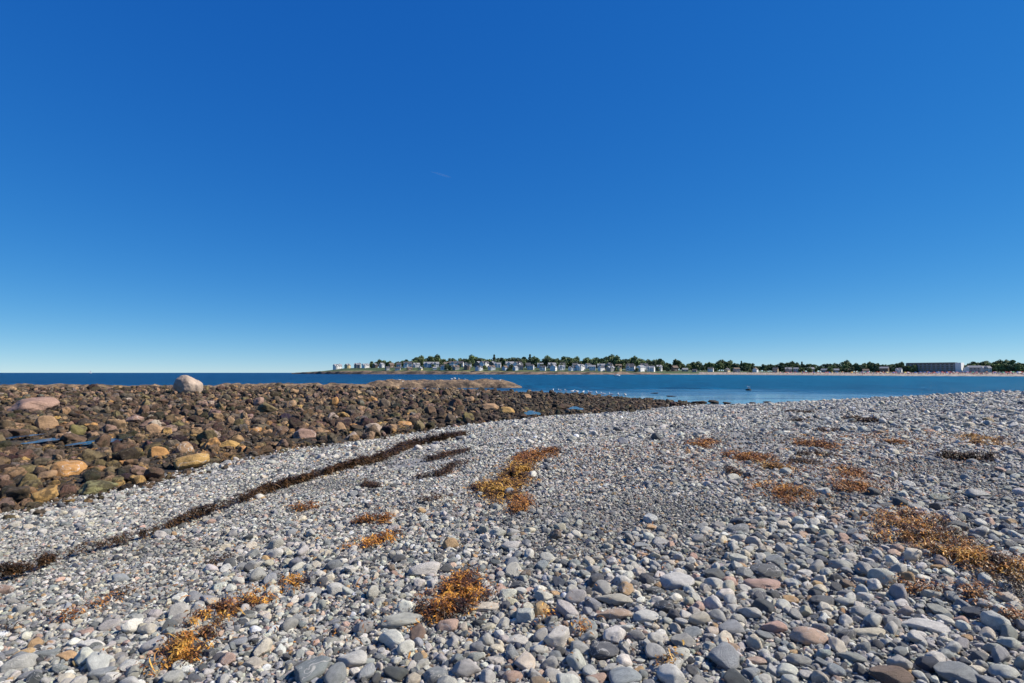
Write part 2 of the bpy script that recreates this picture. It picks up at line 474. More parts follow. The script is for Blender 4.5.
# hand placed cobbles: picture centre, width, height, colour, turn, shape
HAND = [
 (180,634,16,15,'cream',0,0),(91,644,26,11,'white',5,1),(23,653,18,14,'tan',0,3),(47,653,23,12,'blue-grey',-10,1),(264,646,15,24,'cream',10,0),
 (253,662,17,15,'cream',0,0),(240,641,18,12,'blue-grey',0,1),(228,659,17,17,'pink',0,0),(88,632,18,9,'pink',0,1),(67,656,18,9,'tan',0,1),
 (264,615,13,12,'cream',0,0),(293,593,11,11,'grey',0,0),(311,665,26,34,'blue-grey',20,5),(355,659,30,15,'pale grey',0,1),(366,670,14,26,'blue-grey',0,3),
 (484,606,26,13,'cream',-8,1),(449,624,22,18,'pink',0,0),(464,627,9,13,'cream',0,3),(517,640,20,12,'pale grey',0,1),(525,659,18,24,'cream',10,0),
 (511,675,20,15,'pink',0,3),(333,565,16,15,'blue-grey',0,5),(426,568,32,18,'pale grey',-15,1),(402,621,38,14,'grey',-12,5),(509,545,20,12,'pale grey',0,5),
 (478,648,15,16,'blue-grey',0,3),(616,599,36,13,'cream',4,1),(616,613,34,15,'pink',2,1),(627,587,15,19,'tan',15,0),(677,581,32,19,'pale grey',0,5),
 (655,591,19,10,'slate',0,1),(702,618,24,20,'cream',-15,3),(685,615,14,15,'pale grey',0,0),(714,627,10,15,'tan',0,3),(724,594,18,16,'white',0,5),
 (764,584,36,13,'pink',4,1),(734,628,27,19,'blue-grey',0,3),(752,610,23,25,'pale grey',30,1),(775,627,24,17,'pink',10,1),(724,652,25,34,'blue-grey',35,1),
 (682,640,21,18,'grey',0,5),(604,650,26,20,'slate',0,5),(651,527,13,10,'tan',0,0),(739,530,24,9,'blue-grey',0,1),(764,570,30,18,'slate',0,5),
 (714,574,20,18,'slate',0,5),(622,679,33,14,'blue-grey',0,3),(614,668,21,15,'pale grey',0,0),(597,679,20,11,'pink',0,1),(756,660,21,11,'pink',10,1),
 (646,616,23,16,'pale grey',0,5),(806,635,36,23,'pink',10,3),(923,624,38,18,'pale grey',18,1),(976,612,25,18,'dark blue',0,5),(955,671,34,28,'blue-grey',0,5),
 (890,674,35,24,'brown',10,5),(926,663,20,20,'dark blue',0,5),(1002,671,27,18,'pale grey',0,3),(821,600,23,15,'slate',0,5),(939,609,15,18,'green-grey',0,5),
 (976,493,22,14,'grey',0,0),(939,497,18,12,'green-grey',0,0),(873,492,13,13,'slate',0,5),(900,502,14,14,'slate',0,5),(885,507,18,7,'slate',0,1),
 (1005,528,15,12,'dark blue',0,3),(1014,542,18,9,'slate',0,1),(923,577,15,10,'white',0,0),(985,571,17,11,'blue-grey',0,0),(1020,492,10,13,'pale grey',0,3),
 (853,656,26,14,'grey',30,1),(838,644,14,20,'cream',20,0),(797,659,24,14,'grey',25,3),(870,632,30,12,'cream',25,1),(787,670,20,18,'pale grey',0,0),
 (745,573,16,16,'grey',0,0),(791,598,16,12,'tan',0,0),(640,672,12,14,'tan',10,3),(700,680,18,14,'grey',0,0),(560,600,14,9,'slate',0,3),
 (447,592,11,9,'blue-grey',0,0),(380,600,13,10,'grey',0,0),(330,640,16,12,'grey',0,3),(150,620,12,9,'pale grey',0,0),(560,570,12,8,'pale grey',0,1),
 (130,665,20,12,'pale grey',0,0),(120,640,14,9,'grey',0,3),(30,675,18,11,'blue-grey',0,3),(640,545,16,9,'blue-grey',0,0),(660,541,18,11,'grey',0,0),
]
stones = []   # dict x,y,z,scale,rot,color,shape,proj
for (u, v, w, h, cn, ang, sh) in HAND:
    hh = h
    x, y, z = hit(u, v + .30 * hh)
    dist = math.hypot(y, CAM_Z - z)
    wd = w / F * dist * 1.04; s_ = (CAM_Z - z) / dist; c_ = y / dist
    ap = h / F * dist                              # apparent height = depth*sin + H*cos
    if ang == 0: dep = wd * .8
    else: dep = wd * .55
    if h > w * 1.15: dep = wd * 1.6
    H = max(.5 * min(wd, dep), min(.9 * min(wd, dep), (ap - dep * s_) / c_))
    stones.append(dict(x=x, y=y, z=z + H * .30, s=(wd / 2, dep / 2, H / 2), rz=R(-ang) + rng.normal(0, .08), tl=rng.normal(0, .07, 2), c=cn, sh=[0, 2, 1, 4][rng.integers(4)] if sh == 0 else sh + 6 * int(rng.integers(3)), named=True, fr=1))
# random medium / large cobbles by dart throwing
grid = {}
def try_put(x, y, r):
    k = (int(x / .25), int(y / .25))
    for i in (-1, 0, 1):
        for j in (-1, 0, 1):
            for (a, b_, c_) in grid.get((k[0] + i, k[1] + j), ()):
                if (a - x) ** 2 + (b_ - y) ** 2 < (.82 * (r + c_)) ** 2: return False
    grid.setdefault(k, []).append((x, y, r)); return True
for s in stones: try_put(s['x'], s['y'], max(s['s'][:2]))
GZONES = [(650,522,95,24),(590,548,60,16),(540,512,45,14),(820,508,70,14),(930,478,90,12),(985,512,50,14),(880,560,40,8),(700,560,45,9),(400,447,75,7),(310,470,60,8),(130,520,110,12),(455,610,40,8),(760,445,90,8)]
def gravel_zone(x, y):
    u, v, d = project(x, y, 1.3)
    g = np.zeros(np.shape(x)); nn = fbm2(np.asarray(x) * 1.8, np.asarray(y) * 1.8, 71, 3) - .5
    for (a, b_, w, h) in GZONES:
        g = np.maximum(g, np.clip(1.5 - ((u - a) / w) ** 2 - ((v - b_) / h) ** 2 + nn * 1.6, 0, 1))
    return g
def coarse_density(x, y):
    """patches of big cobbles on the bank to the right and along the near edge, fine shingle between"""
    u, v, d = project(x, y, 1.3)
    n = fbm2(x * .9, y * .9, 21, 3)
    wet = 1 / (1 + np.exp(-(u - 560 + (v - 560) * .9) / 60)) * 1 / (1 + np.exp(-(v - 535) / 14))
    near = 1 / (1 + np.exp(-(v - 612) / 14))
    right = 1 / (1 + np.exp(-(u - 820) / 40)) * .75
    return np.clip(wet * 1.0 + near * .2 + right + .04 + (n - .5) * 1.3, 0.02, 1.2) * (1 - .93 * gravel_zone(x, y))
def dart(n, rmin, rmax, ymax, power):
    y = 1.3 + (ymax - 1.3) * rng.random(n) ** power
    x = (rng.random(n) * 2 - 1) * (.93 * y + 2.0)
    keep = (rng.random(n) < coarse_density(x, y)) & (rock_sd(x, y) < -.3)
    x, y = x[keep], y[keep]
    z = ground(x, y)
    r = rmin + (rmax - rmin) * rng.random(len(x)) ** 2.2
    for i in range(len(x)):
        if z[i] > .05 and try_put(x[i], y[i], r[i]):
            cn = rng.choice(len(CN), p=CPROB_L)
            H = r[i] * rng.uniform(.5, .85)
            stones.append(dict(x=x[i], y=y[i], z=z[i] + H * .45, s=(r[i] * 1.1, r[i] * rng.uniform(.62, .9), H), rz=rng.random() * 6.28, tl=rng.normal(0, .24, 2), c=CN[cn],
                               sh=int(rng.integers(18)), named=False, fr=0))
dart(4500, .05, .09, 6, .75)
dart(5000, .05, .09, 14, .75)
dart(16000, .040, .065, 14, .75)
dart(40000, .028, .045, 13, .75)
dart(26000, .05, .15, 48, .6)
# which show largest
xs = np.array([s['x'] for s in stones]); ys = np.array([s['y'] for s in stones]); zs = np.array([s['z'] for s in stones])
U, Vv, D = project(xs, ys, zs)
size = np.array([s['s'][0] * (s['s'][1] * .35 + s['s'][2] * .8) for s in stones]) / D ** 2
vis = (U > 4) & (U < 1020) & (Vv < 677) & (Vv > 380)
size = np.where(vis, size, 0) + np.array([1.0 if s['named'] else 0 for s in stones])
order = np.argsort(-size)
IND = order[:300]; REST = order[300:]
print('cobble candidates', len(stones))

_ON = ['', 'first', 'second', 'third', 'fourth', 'fifth', 'sixth', 'seventh', 'eighth', 'ninth', 'tenth', 'eleventh', 'twelfth', 'thirteenth', 'fourteenth', 'fifteenth', 'sixteenth', 'seventeenth', 'eighteenth', 'nineteenth']
_TN = ['', '', 'twent', 'thirt', 'fort', 'fift', 'sixt', 'sevent', 'eight', 'ninet']
def ordn(k):
    if k >= 100: return 'hundredth' if k == 100 else 'hundred-and-' + ordn(k - 100)
    if k < 20: return _ON[k]
    return _TN[k // 10] + ('ieth' if k % 10 == 0 else 'y-' + _ON[k % 10])
ORD = [''] + [ordn(k) + ' ' for k in range(2, 190)]
def label_all(items, marks, noun):
    """items: (u, v, colour word, shape word); marks: (u, v, phrase). One label each, true by construction."""
    buckets = {}
    for i, (u, v, cw, sw) in enumerate(items):
        best = min(marks, key=lambda q: (q[0] - u) ** 2 + ((q[1] - v) * 1.6) ** 2)
        du, dv = u - best[0], v - best[1]
        if abs(du) > abs(dv) * 1.3: rel = 'right of' if du > 0 else 'left of'
        else: rel = 'below' if dv > 0 else 'above'
        buckets.setdefault((cw, sw, rel, best[2]), []).append((math.hypot(du, dv), i))
    out = [None] * len(items)
    for (cw, sw, rel, ph), lst in buckets.items():
        lst.sort()
        for k, (d, i) in enumerate(lst):
            if len(lst) == 1: out[i] = '%s %s %s %s %s' % (cw, sw, noun, rel, ph)
            elif k == 0: out[i] = '%s %s %s closest %s %s' % (cw, sw, noun, rel, ph)
            else: out[i] = '%s%s closest %s %s %s %s' % (ORD[k], '', cw, sw, noun, rel + ' ' + ph)
            out[i] = out[i].replace('  ', ' ')
        for i in [q[1] for q in lst]:
            if len(out[i].split()) > 16: out[i] = out[i].replace('seaweed ', '').replace(' at front centre', ' in front').replace(' in mid beach', '').replace(' on the right bank', '')
    return out
def shape_word(s):
    a, b_, c_ = s['s']
    if s['sh'] % 6 == 5: return 'angular'
    if c_ < .52 * min(a, b_): return 'flat'
    if max(a, b_) > 1.45 * min(a, b_): return 'long'
    return 'rounded'
MARKS_C = [(616, 606, 'the flat pink and cream stone pair'), (450, 605, 'the orange weed clump at front centre'), (215, 635, 'the orange weed strip at front left'),
           (18, 577, 'the thick left end of the dark wrack line'), (311, 665, 'the tilted blue-grey slab at the front edge'), (806, 635, 'the big pink cobble at front right'),
           (955, 560, 'the large orange weed bed on the right'), (955, 671, 'the blue-grey block in the right corner'), (702, 618, 'the cream cobble beside the tan one'),
           (764, 577, 'the dark slate block on the flat pink stone'), (890, 500, 'the heap of dark stones above the weed bed'), (91, 644, 'the white oval stone at front left'),
           (404, 621, 'the long grey slab left of the weed clump'), (525, 659, 'the cream egg stone near the front edge'), (500, 490, 'the yellow weed clump in mid beach'),
           (724, 652, 'the leaning blue-grey slab at the front'), (970, 460, 'the dark weed bar on the right bank'), (604, 650, 'the sharp slate block near the front'),
           (333, 565, 'the square blue-grey stone left of centre'), (739, 530, 'the long blue-grey stone in mid beach')]
HLAB = {26: 'flat cream stone resting on a pink stone at front centre', 27: 'flat pink stone under the cream one at front centre', 28: 'tan upright pebble behind the flat cream and pink stones',
        12: 'tilted blue-grey slab standing at the front edge left of centre', 51: 'largest pink cobble, among the big grey ones at front right', 54: 'blue-grey square block in the front right corner',
        55: 'dark brownish angular block at the front edge on the right', 16: 'round pink cobble at the foot of the orange weed clump', 15: 'long cream pebble right of the orange weed clump',
        13: 'pale grey broad stone beside the tilted slab at the front edge', 1: 'white oval stone at front left', 2: 'tan stone at the far left of the front edge', 4: 'cream egg-shaped stone right of the orange weed strip',
        23: 'long grey slab lying left of the orange weed clump', 31: 'cream cobble with the small tan one at its right side', 33: 'small tan stone pressed against the cream cobble',
        39: 'long blue-grey slab leaning among the cobbles at the front', 41: 'sharp dark slate block near the front edge', 53: 'dark blue angular stone below the large orange weed bed',
        52: 'long pale grey stone slanting below the large weed bed', 35: 'flat pink slab under the dark slate block on the bank', 44: 'dark slate block leaning over the flat pink slab',
        21: 'square blue-grey stone alone left of the beach centre', 43: 'long blue-grey stone in the middle of the beach', 19: 'cream egg-shaped stone near the front edge at centre'}
items = []
for i in IND:
    s = stones[i]; items.append((float(U[i]), float(Vv[i]), s['c'], shape_word(s)))
labs = label_all(items, MARKS_C, 'cobble')
def tint_of(cn):
    b_ = np.array(CC[cn]); return np.clip(b_ * rng.uniform(.8, 1.2) * rng.normal(1, .02, 3), .02, .8)
for k, i in enumerate(IND):
    s = stones[i]
    o = bpy.data.objects.new('cobble', LIB[s['sh'] % 18]); C.objects.link(o)
    o.location = (s['x'], s['y'], s['z']); o.scale = s['s']; o.rotation_euler = (s['tl'][0], s['tl'][1], s['rz'])
    o['tint'] = [float(q) for q in tint_of(s['c'])]
    tag(o, HLAB.get(int(i), labs[k]) if s['named'] else labs[k], 'cobble', 'loose cobbles on the shingle beach')

# small shingle
P, Ro, Sc, Ti, Ix = [], [], [], [], []
def add_pts(x, y, z, r, tilt=.42, flat=(.45, .85), lift=.42, dark=None):
    n = len(x)
    H = r * rng.uniform(flat[0], flat[1], n)
    P.append(np.stack([x, y, z + H * lift], -1))
    Ro.append(np.stack([rng.normal(0, tilt, n), rng.normal(0, tilt, n), rng.random(n) * 6.283], -1))
    Sc.append(np.stack([r * 1.15, r * rng.uniform(.65, .95, n), H], -1))
    ci = rng.choice(len(CN), size=n, p=CPROB)
    t = 1.1 * CARR[ci] * rng.uniform(.6, 1.35, n)[:, None] * rng.normal(1, .03, (n, 3))
    t = t * (1 - .28 * gravel_zone(x, y))[:, None]
    Ti.append(np.clip(t, .02, .8)); Ix.append(rng.integers(0, 18, n))
for i in REST:
    s = stones[i]
    P.append(np.array([[s['x'], s['y'], s['z']]])); Ro.append(np.array([[s['tl'][0], s['tl'][1], s['rz']]])); Sc.append(np.array([s['s']])); Ti.append(tint_of(s['c'])[None]); Ix.append(np.array([s['sh'] % 18]))
def layer(s, r0, r1, y0, y1, prob=1.0, lift=.35, nz=None, xm=3.2):
    xw = .93 * y1 + xm
    nx = int(2 * xw / s); ny = int((y1 - y0) / s)
    A, B = np.meshgrid(np.arange(nx), np.arange(ny))
    x = -xw + (A.ravel() + rng.random(nx * ny) * .95) * s
    y = y0 + (B.ravel() + rng.random(nx * ny) * .95) * s
    k = in_view(x, y, xm); x, y = x[k], y[k]
    p = np.full(len(x), prob)
    if nz is not None: p = p * nz(x, y)
    k = rng.random(len(x)) < p; x, y = x[k], y[k]
    gz = gravel_zone(x, y); k = rng.random(len(x)) > gz * np.clip((r0 - .016) * 60, 0, .93); x, y = x[k], y[k]
    sd_ = rock_sd(x, y); k = sd_ < rng.normal(0, .4, len(x)); x, y = x[k], y[k]
    z = ground(x, y); k = z > -.03; x, y, z = x[k], y[k], z[k]
    r = r0 + (r1 - r0) * rng.random(len(x)) ** 1.8
    # jump over the ones a lot bigger
    add_pts(x, y, z, r, lift=lift)
def coarse(x, y): return np.clip(coarse_density(x, y) * .8 + .25, 0, 1)
def patchy(x, y): return np.clip((fbm2(x * 1.1, y * 1.1, 5, 3) - .28) * 3.4, .12, 1)
layer(.030, .009, .018, 1.2, 9.5)
layer(.046, .015, .028, 1.2, 11, nz=None)
layer(.072, .025, .042, 1.2, 22, .85, nz=patchy)
layer(.085, .026, .050, 11, 26, .9, nz=patchy)
layer(.12, .035, .060, 20, 52, .9)
layer(.25, .05, .10, 14, 52, .55, nz=patchy)
P = np.concatenate(P); Ro = np.concatenate(Ro); Sc = np.concatenate(Sc); Ti = np.concatenate(Ti); Ix = np.concatenate(Ix)
print('shingle', len(P))
scatter('shingle', P, Ro, Sc, Ti, Ix, COLL_C, 'grey shingle of small sea-worn pebbles covering the whole beach', 'pebbles')

# ------------------------------------------------------------------ reef rocks
BC = {'brown': (.13, .078, .045), 'dark brown': (.036, .024, .014), 'tan': (.33, .205, .11), 'orange': (.44, .23, .08), 'grey-brown': (.15, .11, .075),
      'olive': (.18, .135, .06), 'grey': (.15, .13, .105), 'pale': (.40, .31, .24), 'pinkish': (.30, .19, .14), 'yellow-brown': (.44, .27, .09)}
BN = list(BC); BC['yellow-olive'] = (.27, .25, .11); BARR = np.array([BC[k] for k in BN])
BH = [ # u, v centre, w, h, colour, bare, label
 (190,387,31,19,'pale',1,'huge pale boulder standing alone on the reef skyline'),
 (33,406,42,20,'pinkish',1,'broad brown boulder at the left edge below the skyline'),
 (46,424,22,14,'tan',1,'tan boulder just below the broad brown one on the left'),
 (154,431,22,12,'tan',1,'orange-tan smooth boulder in the middle of the left reef'),
 (158,453,22,12,'orange',1,'smooth orange boulder left of the large yellow-orange one'),
 (67,470,33,20,'orange',1,'bright orange boulder near the left edge, largest orange one'),
 (47,475,20,12,'tan',1,'tan boulder touching the left side of the bright orange boulder'),
 (184,450,20,14,'tan',1,'tan boulder behind the large yellow-orange one at the shingle edge'),
 (190,461,38,18,'yellow-brown',1,'large yellow-orange boulder with weedy foot at the shingle edge'),
 (96,487,36,18,'yellow-olive',0,'flat olive green slab at the shingle edge below the orange boulder'),
 (134,420,18,9,'pinkish',1,'low pinkish rock in the upper left reef'),
 (72,440,26,10,'brown',0,'low brown rock beside the tide pools'),
 (290,405,13,10,'tan',1,'small tan block in the upper middle of the reef'),
 (268,409,22,10,'olive',0,'sloping olive rock left of the small tan block'),
 (258,402,12,10,'pinkish',1,'pinkish block above the sloping olive rock'),
 (231,422,10,9,'tan',1,'small upright tan rock right of the orange-tan boulder'),
 (281,432,17,12,'brown',1,'brown boulder above the shingle edge with a black gap beside it'),
 (254,431,16,8,'orange',1,'low orange rock left of the brown boulder with the black gap'),
 (340,429,13,11,'tan',1,'yellowish wedge rock standing at the shingle edge'),
 (305,436,25,8,'pinkish',1,'long low pinkish rock at the shingle edge'),
 (229,445,20,9,'yellow-brown',1,'low yellow rock at the shingle edge right of the large boulder'),
 (334,402,9,10,'orange',1,'small orange block in the far middle reef'),
 (508,411,15,10,'yellow-brown',1,'rounded yellow-tan boulder near the right end of the reef'),
 (491,407,18,8,'tan',1,'long tan rock left of the rounded yellow-tan boulder'),
 (451,419,12,9,'grey-brown',1,'grey-brown boulder at the shingle edge below the weed bed'),
 (405,425,16,6,'orange',1,'flat orange rock at the shingle edge in the middle'),
 (469,400,11,7,'tan',1,'small tan boulder above the long tan rock'),
 (526,397,11,5,'tan',1,'low tan rock in the dark right part of the reef'),
 (20,434,22,10,'brown',0,'dark brown rock at the left edge level with the tide pools'),
 (385,404,14,9,'grey-brown',1,'grey-brown block in the centre of the reef'),
 (430,411,13,8,'brown',1,'brown block left of the small tan boulder'),
 (649,399,11,4,'dark brown',0,'dark wet rock at the outer tip of the reef'),
 (662,404,13,4,'dark brown',0,'dark wet rock inside the tip of the reef by the shingle'),
 (683,404,12,4,'dark brown',0,'low dark rock touching the left side of the wide wet rock'),
 (699,403,16,5,'dark brown',0,'wide dark wet rock where the shingle meets the calm water'),
 (714,402,13,4,'dark brown',0,'dark rock touching the right side of the wide wet rock'),
 (727,403,9,3,'dark brown',0,'small dark rock right of the wide wet rock pair'),
 (768,402,9,2,'dark brown',0,'farthest right of the dark rocks along the water edge'),
 (672,396,12,1,'dark brown',0,'thin dark rock awash above the wide wet rock'),
 (655,393,10,1,'dark brown',0,'thin rock awash beyond the reef tip'),
 (752,403,8,2,'dark brown',0,'second rock from the right along the water edge'),
]
brocks = []
for (u, v, w, h, cn, bare, lab) in BH:
    x, y, z = hit(u, v + h * .33)
    dist = y; wd = w / F * dist; dep = wd * .9
    s_ = (CAM_Z - z) / dist
    H = max(.4 * wd, min(1.3 * wd, h / F * dist * 1.05 - dep * s_ * .6))
    if cn == 'dark brown' and u > 640: H = h / F * dist * .8
    brocks.append(dict(x=x, y=y, z=z + H * .30, s=(wd / 2, dep / 2, H * .68), rz=rng.normal(0, .15), tl=rng.normal(0, .06, 2), c=cn, sh=int(rng.integers(14)), named=True, lab=lab, bare=bare))
POOLS = [(48, 445, 15, 5), (94, 446, 13, 6), (112, 445, 12, 6), (532, 416, 12, 5), (575, 411, 12, 4), (10, 441, 14, 6)]
pools = []
for (u, v, w, h) in POOLS:
    x, y, z = hit(u, v); rx = w / F * y / 2 * 1.15; ry = min(1.3, h / F * y * y / (CAM_Z - z) / 2 * 1.15)
    pools.append((x, y, z, rx, ry))
def off_pool(x, y, pad=1.15):
    k = np.ones(np.shape(x), bool)
    for (px, py, pz, rx, ry) in pools:
        k &= (((x - px) / (rx * pad + .05)) ** 2 + np.where(y < py, ((y - py) / (ry * pad + .45)), ((y - py) / (ry * pad))) ** 2) > 1
    return k
def reef_color(x, y, n):
    u, v, d = project(x, y, .5)
    nearw = np.clip((v - 412) / 45, 0, 1)                       # nearer: tan, olive, yellow
    dark = np.clip((u - 400) / 90, 0, 1)                        # weedy bed on the right
    base = np.tile(np.array([.28, .27, .11, .02, .16, .06, .03, .008, .06, .005]), (n, 1))
    near = np.tile(np.array([.17, .12, .25, .09, .10, .14, .01, .012, .05, .07]), (n, 1))
    dk = np.tile(np.array([.30, .48, .045, .004, .08, .06, .015, .012, .004, .0]), (n, 1))
    p = base * (1 - nearw[:, None]) + near * nearw[:, None]
    p = p * (1 - dark[:, None]) + dk * dark[:, None]
    cdf = np.cumsum(p / p.sum(1)[:, None], 1)
    return np.minimum((rng.random(n)[:, None] > cdf).sum(1), 9)
bgrid = {}
def try_b(x, y, r, f=.72):
    k = (int(x // 1.5), int(y // 1.5))
    for i in (-1, 0, 1):
        for j in (-1, 0, 1):
            for (a, b_, c_) in bgrid.get((k[0] + i, k[1] + j), ()):
                if (a - x) ** 2 + (b_ - y) ** 2 < (f * (r + c_)) ** 2: return False
    bgrid.setdefault(k, []).append((x, y, r)); return True
for s in brocks: try_b(s['x'], s['y'], s['s'][0])
def bdart(n, r0, r1, ymax, pw, yoff=4):
    y = yoff + (ymax - yoff) * rng.random(n) ** pw
    x = (rng.random(n) * 2 - 1) * (.95 * y + 4)
    dens = np.clip(.35 + (fbm2(x * .18, y * .18, 61, 3) - .35) * 2.6, .15, 1)
    dens = dens * np.where(((x > -4) & (y < 52)), .6, 1)
    k = (rock_sd(x, y) > .15) & (rng.random(n) < dens) & off_pool(x, y, 1.3)
    x, y = x[k], y[k]; z = ground(x, y); r = r0 + (r1 - r0) * rng.random(len(x)) ** 2
    r = r * np.where((x > -2) & (y < 70), .7, 1) * np.clip(.55 + y / 45, .6, 1.1)
    ci = reef_color(x, y, len(x))
    hl = []
    for s in brocks[:len(BH)]: hl.append((s['x'], s['y'], s['s'][0]))
    for i in range(len(x)):
        # keep the line of sight to the hand placed boulders clear
        bad = False
        for (hx, hy, hr) in hl:
            t = y[i] / hy
            if .80 < t < 1 and abs(x[i] - hx * t) < hr + r[i] * .4 and r[i] > hr * .22: bad = True; break
        if bad: continue
        if try_b(x[i], y[i], r[i]):
            H = r[i] * rng.uniform(.62, 1.05)
            brocks.append(dict(x=x[i], y=y[i], z=z[i] + H * .5, s=(r[i] * 1.1, r[i] * rng.uniform(.7, 1), H), rz=rng.random() * 6.28, tl=rng.normal(0, .2, 2), c=BN[ci[i]],
                               sh=int(rng.integers(14)), named=False, lab=None, bare=0))
bdart(450, .30, .52, 84, .8)
bdart(20000, .18, .36, 84, .8)
bdart(16000, .13, .24, 50, .8)
xs = np.array([s['x'] for s in brocks]); ys = np.array([s['y'] for s in brocks]); zs = np.array([s['z'] for s in brocks])
U, Vv, D = project(xs, ys, zs)
size = np.array([s['s'][0] * s['s'][2] for s in brocks]) / D ** 2
vis = (U > 4) & (U < 1020) & (Vv > 374)
size = np.where(vis, size, 0) + np.array([1.0 if s['named'] else 0 for s in brocks])
order = np.argsort(-size); IND = order[:300]; REST = order[300:]
print('boulders', len(brocks))
MARKS_B = [(190, 386, 'the huge pale skyline boulder'), (33, 406, 'the broad brown boulder'), (67, 470, 'the bright orange boulder'), (190, 461, 'the large yellow-orange boulder'),
           (154, 431, 'the orange-tan smooth boulder'), (96, 487, 'the flat olive green slab'), (290, 405, 'the small tan block'), (281, 432, 'the brown boulder with the black gap'),
           (340, 429, 'the yellowish wedge rock'), (508, 411, 'the rounded yellow-tan boulder'), (405, 425, 'the flat orange edge rock'), (385, 404, 'the central grey-brown block'),
           (103, 445, 'the pair of tide pools'), (46, 424, 'the tan boulder on the left'), (231, 422, 'the small upright tan rock'), (451, 419, 'the grey-brown edge boulder')]
labs = label_all([(float(U[i]), float(Vv[i]), brocks[i]['c'], 'angular' if BLIB and brocks[i]['sh'] % 4 in (1, 3) else 'blunt') for i in IND], MARKS_B, 'rock')
def btint(cn): return np.clip(np.array(BC[cn]) * rng.uniform(.8, 1.25) + rng.normal(0, .006, 3), .01, .7)
BBIG = []
for i in range(6):
    me = rock_mesh('boulder_large_shape', [411, 402, 417, 404, 425, 406][i], 9 + i, [12, 22, 14, 18, 26, 12][i], sub=5, rough=.10, amp2=.07)
    me.materials.append(M_bare); BBIG.append(me)
for k, i in enumerate(IND):
    s = brocks[i]
    me = BBIG[s['sh'] % 6] if (s['named'] and s['bare']) else BLIB[s['sh']]
    if i == 0:
        me = rock_mesh('boulder_dome_shape', 91, 12, 9, sub=5, rough=.16, amp2=.10); me.materials.append(M_bare)
    o = bpy.data.objects.new('boulder', me); C.objects.link(o)
    o.location = (s['x'], s['y'], s['z']); o.scale = s['s']; o.rotation_euler = (s['tl'][0], s['tl'][1], s['rz'])
    o['tint'] = [float(q) for q in (BC[s['c']] if s['named'] else btint(s['c']))]
    tag(o, s['lab'] or labs[k], 'boulder', 'boulders of the reef')
P, Ro, Sc, Ti, Ix = [], [], [], [], []
for i in REST:
    s = brocks[i]
    P.append([(s['x'], s['y'], s['z'])]); Ro.append([(s['tl'][0], s['tl'][1], s['rz'])]); Sc.append([s['s']]); Ti.append([btint(s['c'])]); Ix.append([s['sh']])
def blayer(sp, r0, r1, y0, y1, prob, lift=.2):
    xw = .95 * y1 + 3; nx = int(2 * xw / sp); ny = int((y1 - y0) / sp)
    A, B = np.meshgrid(np.arange(nx), np.arange(ny))
    x = -xw + (A.ravel() + rng.random(nx * ny)) * sp; y = y0 + (B.ravel() + rng.random(nx * ny)) * sp
    k = in_view(x, y, 4) & (rng.random(len(x)) < prob * np.clip((fbm2(x * .6, y * .6, 33, 3) - .25) * 3, .25, 1)); x, y = x[k], y[k]
    k = (rock_sd(x, y) > rng.normal(-.1, .45, len(x))) & off_pool(x, y); x, y = x[k], y[k]
    z = ground(x, y); k = z > -.15; x, y, z = x[k], y[k], z[k]
    n = len(x); r = r0 + (r1 - r0) * rng.random(n) ** 1.6; H = r * rng.uniform(.6, 1.1, n)
    P.append(np.stack([x, y, z + H * lift], -1)); Ro.append(np.stack([rng.normal(0, .3, n), rng.normal(0, .3, n), rng.random(n) * 6.28], -1))
    Sc.append(np.stack([r * 1.15, r * rng.uniform(.7, 1, n), H], -1))
    ci = reef_color(x, y, n); Ti.append(np.clip(BARR[ci] * (rng.uniform(.6, 1.25, n) * .8)[:, None], .01, .7)); Ix.append(rng.integers(0, 14, n))  # rubble tint lowered too, putting gap shade into its colour
blayer(.105, .03, .075, 4, 20, .7)
blayer(.20, .06, .13, 5, 34, .6)
blayer(.36, .10, .20, 22, 88, .65)
P = np.concatenate(P); Ro = np.concatenate(Ro); Sc = np.concatenate(Sc); Ti = np.concatenate(Ti); Ix = np.concatenate(Ix)
print('reef rubble', len(P))
scatter('reef_rubble', P, Ro, Sc, Ti, Ix, COLL_B, 'brown weedy rubble and small rocks filling the reef', 'rocks')

# tide pools
m, nt, b = new_mat('pool_water')
b.inputs['Base Color'].default_value = (0.01, 0.02, 0.03, 1); b.inputs['Roughness'].default_value = 0.03; b.inputs['IOR'].default_value = 1.33
geo = N(nt, 'ShaderNodeNewGeometry'); nz = N(nt, 'ShaderNodeTexNoise', Scale=14.0, Detail=2.0); nt.links.new(geo.outputs['Position'], nz.inputs['Vector'])
bp = N(nt, 'ShaderNodeBump', Strength=0.25, Distance=0.03); nt.links.new(nz.outputs['Fac'], bp.inputs['Height']); nt.links.new(bp.outputs[0], b.inputs['Normal'])
for i, (px, py, pz, rx, ry) in enumerate(pools):
    n = 28; V = [(px, py, 0)]
    for k in range(n):
        a_ = k / n * 6.283; q = 1 + .22 * math.sin(3 * a_ + i) + .12 * math.sin(5 * a_ + 2 * i)
        V.append((px + rx * 1.15 * q * math.cos(a_), py + ry * 1.15 * q * math.sin(a_), 0))
    zz = max(ground(np.array([q[0] for q in V]), np.array([q[1] for q in V])).max() + .12, pz + .08)
    V = [(q[0], q[1], zz) for q in V]
    me = mesh_np('tide_pool', V, [(0, 1 + k, 1 + (k + 1) % n) for k in range(n)], False)
    tag(link('water', me, m), kind='structure')

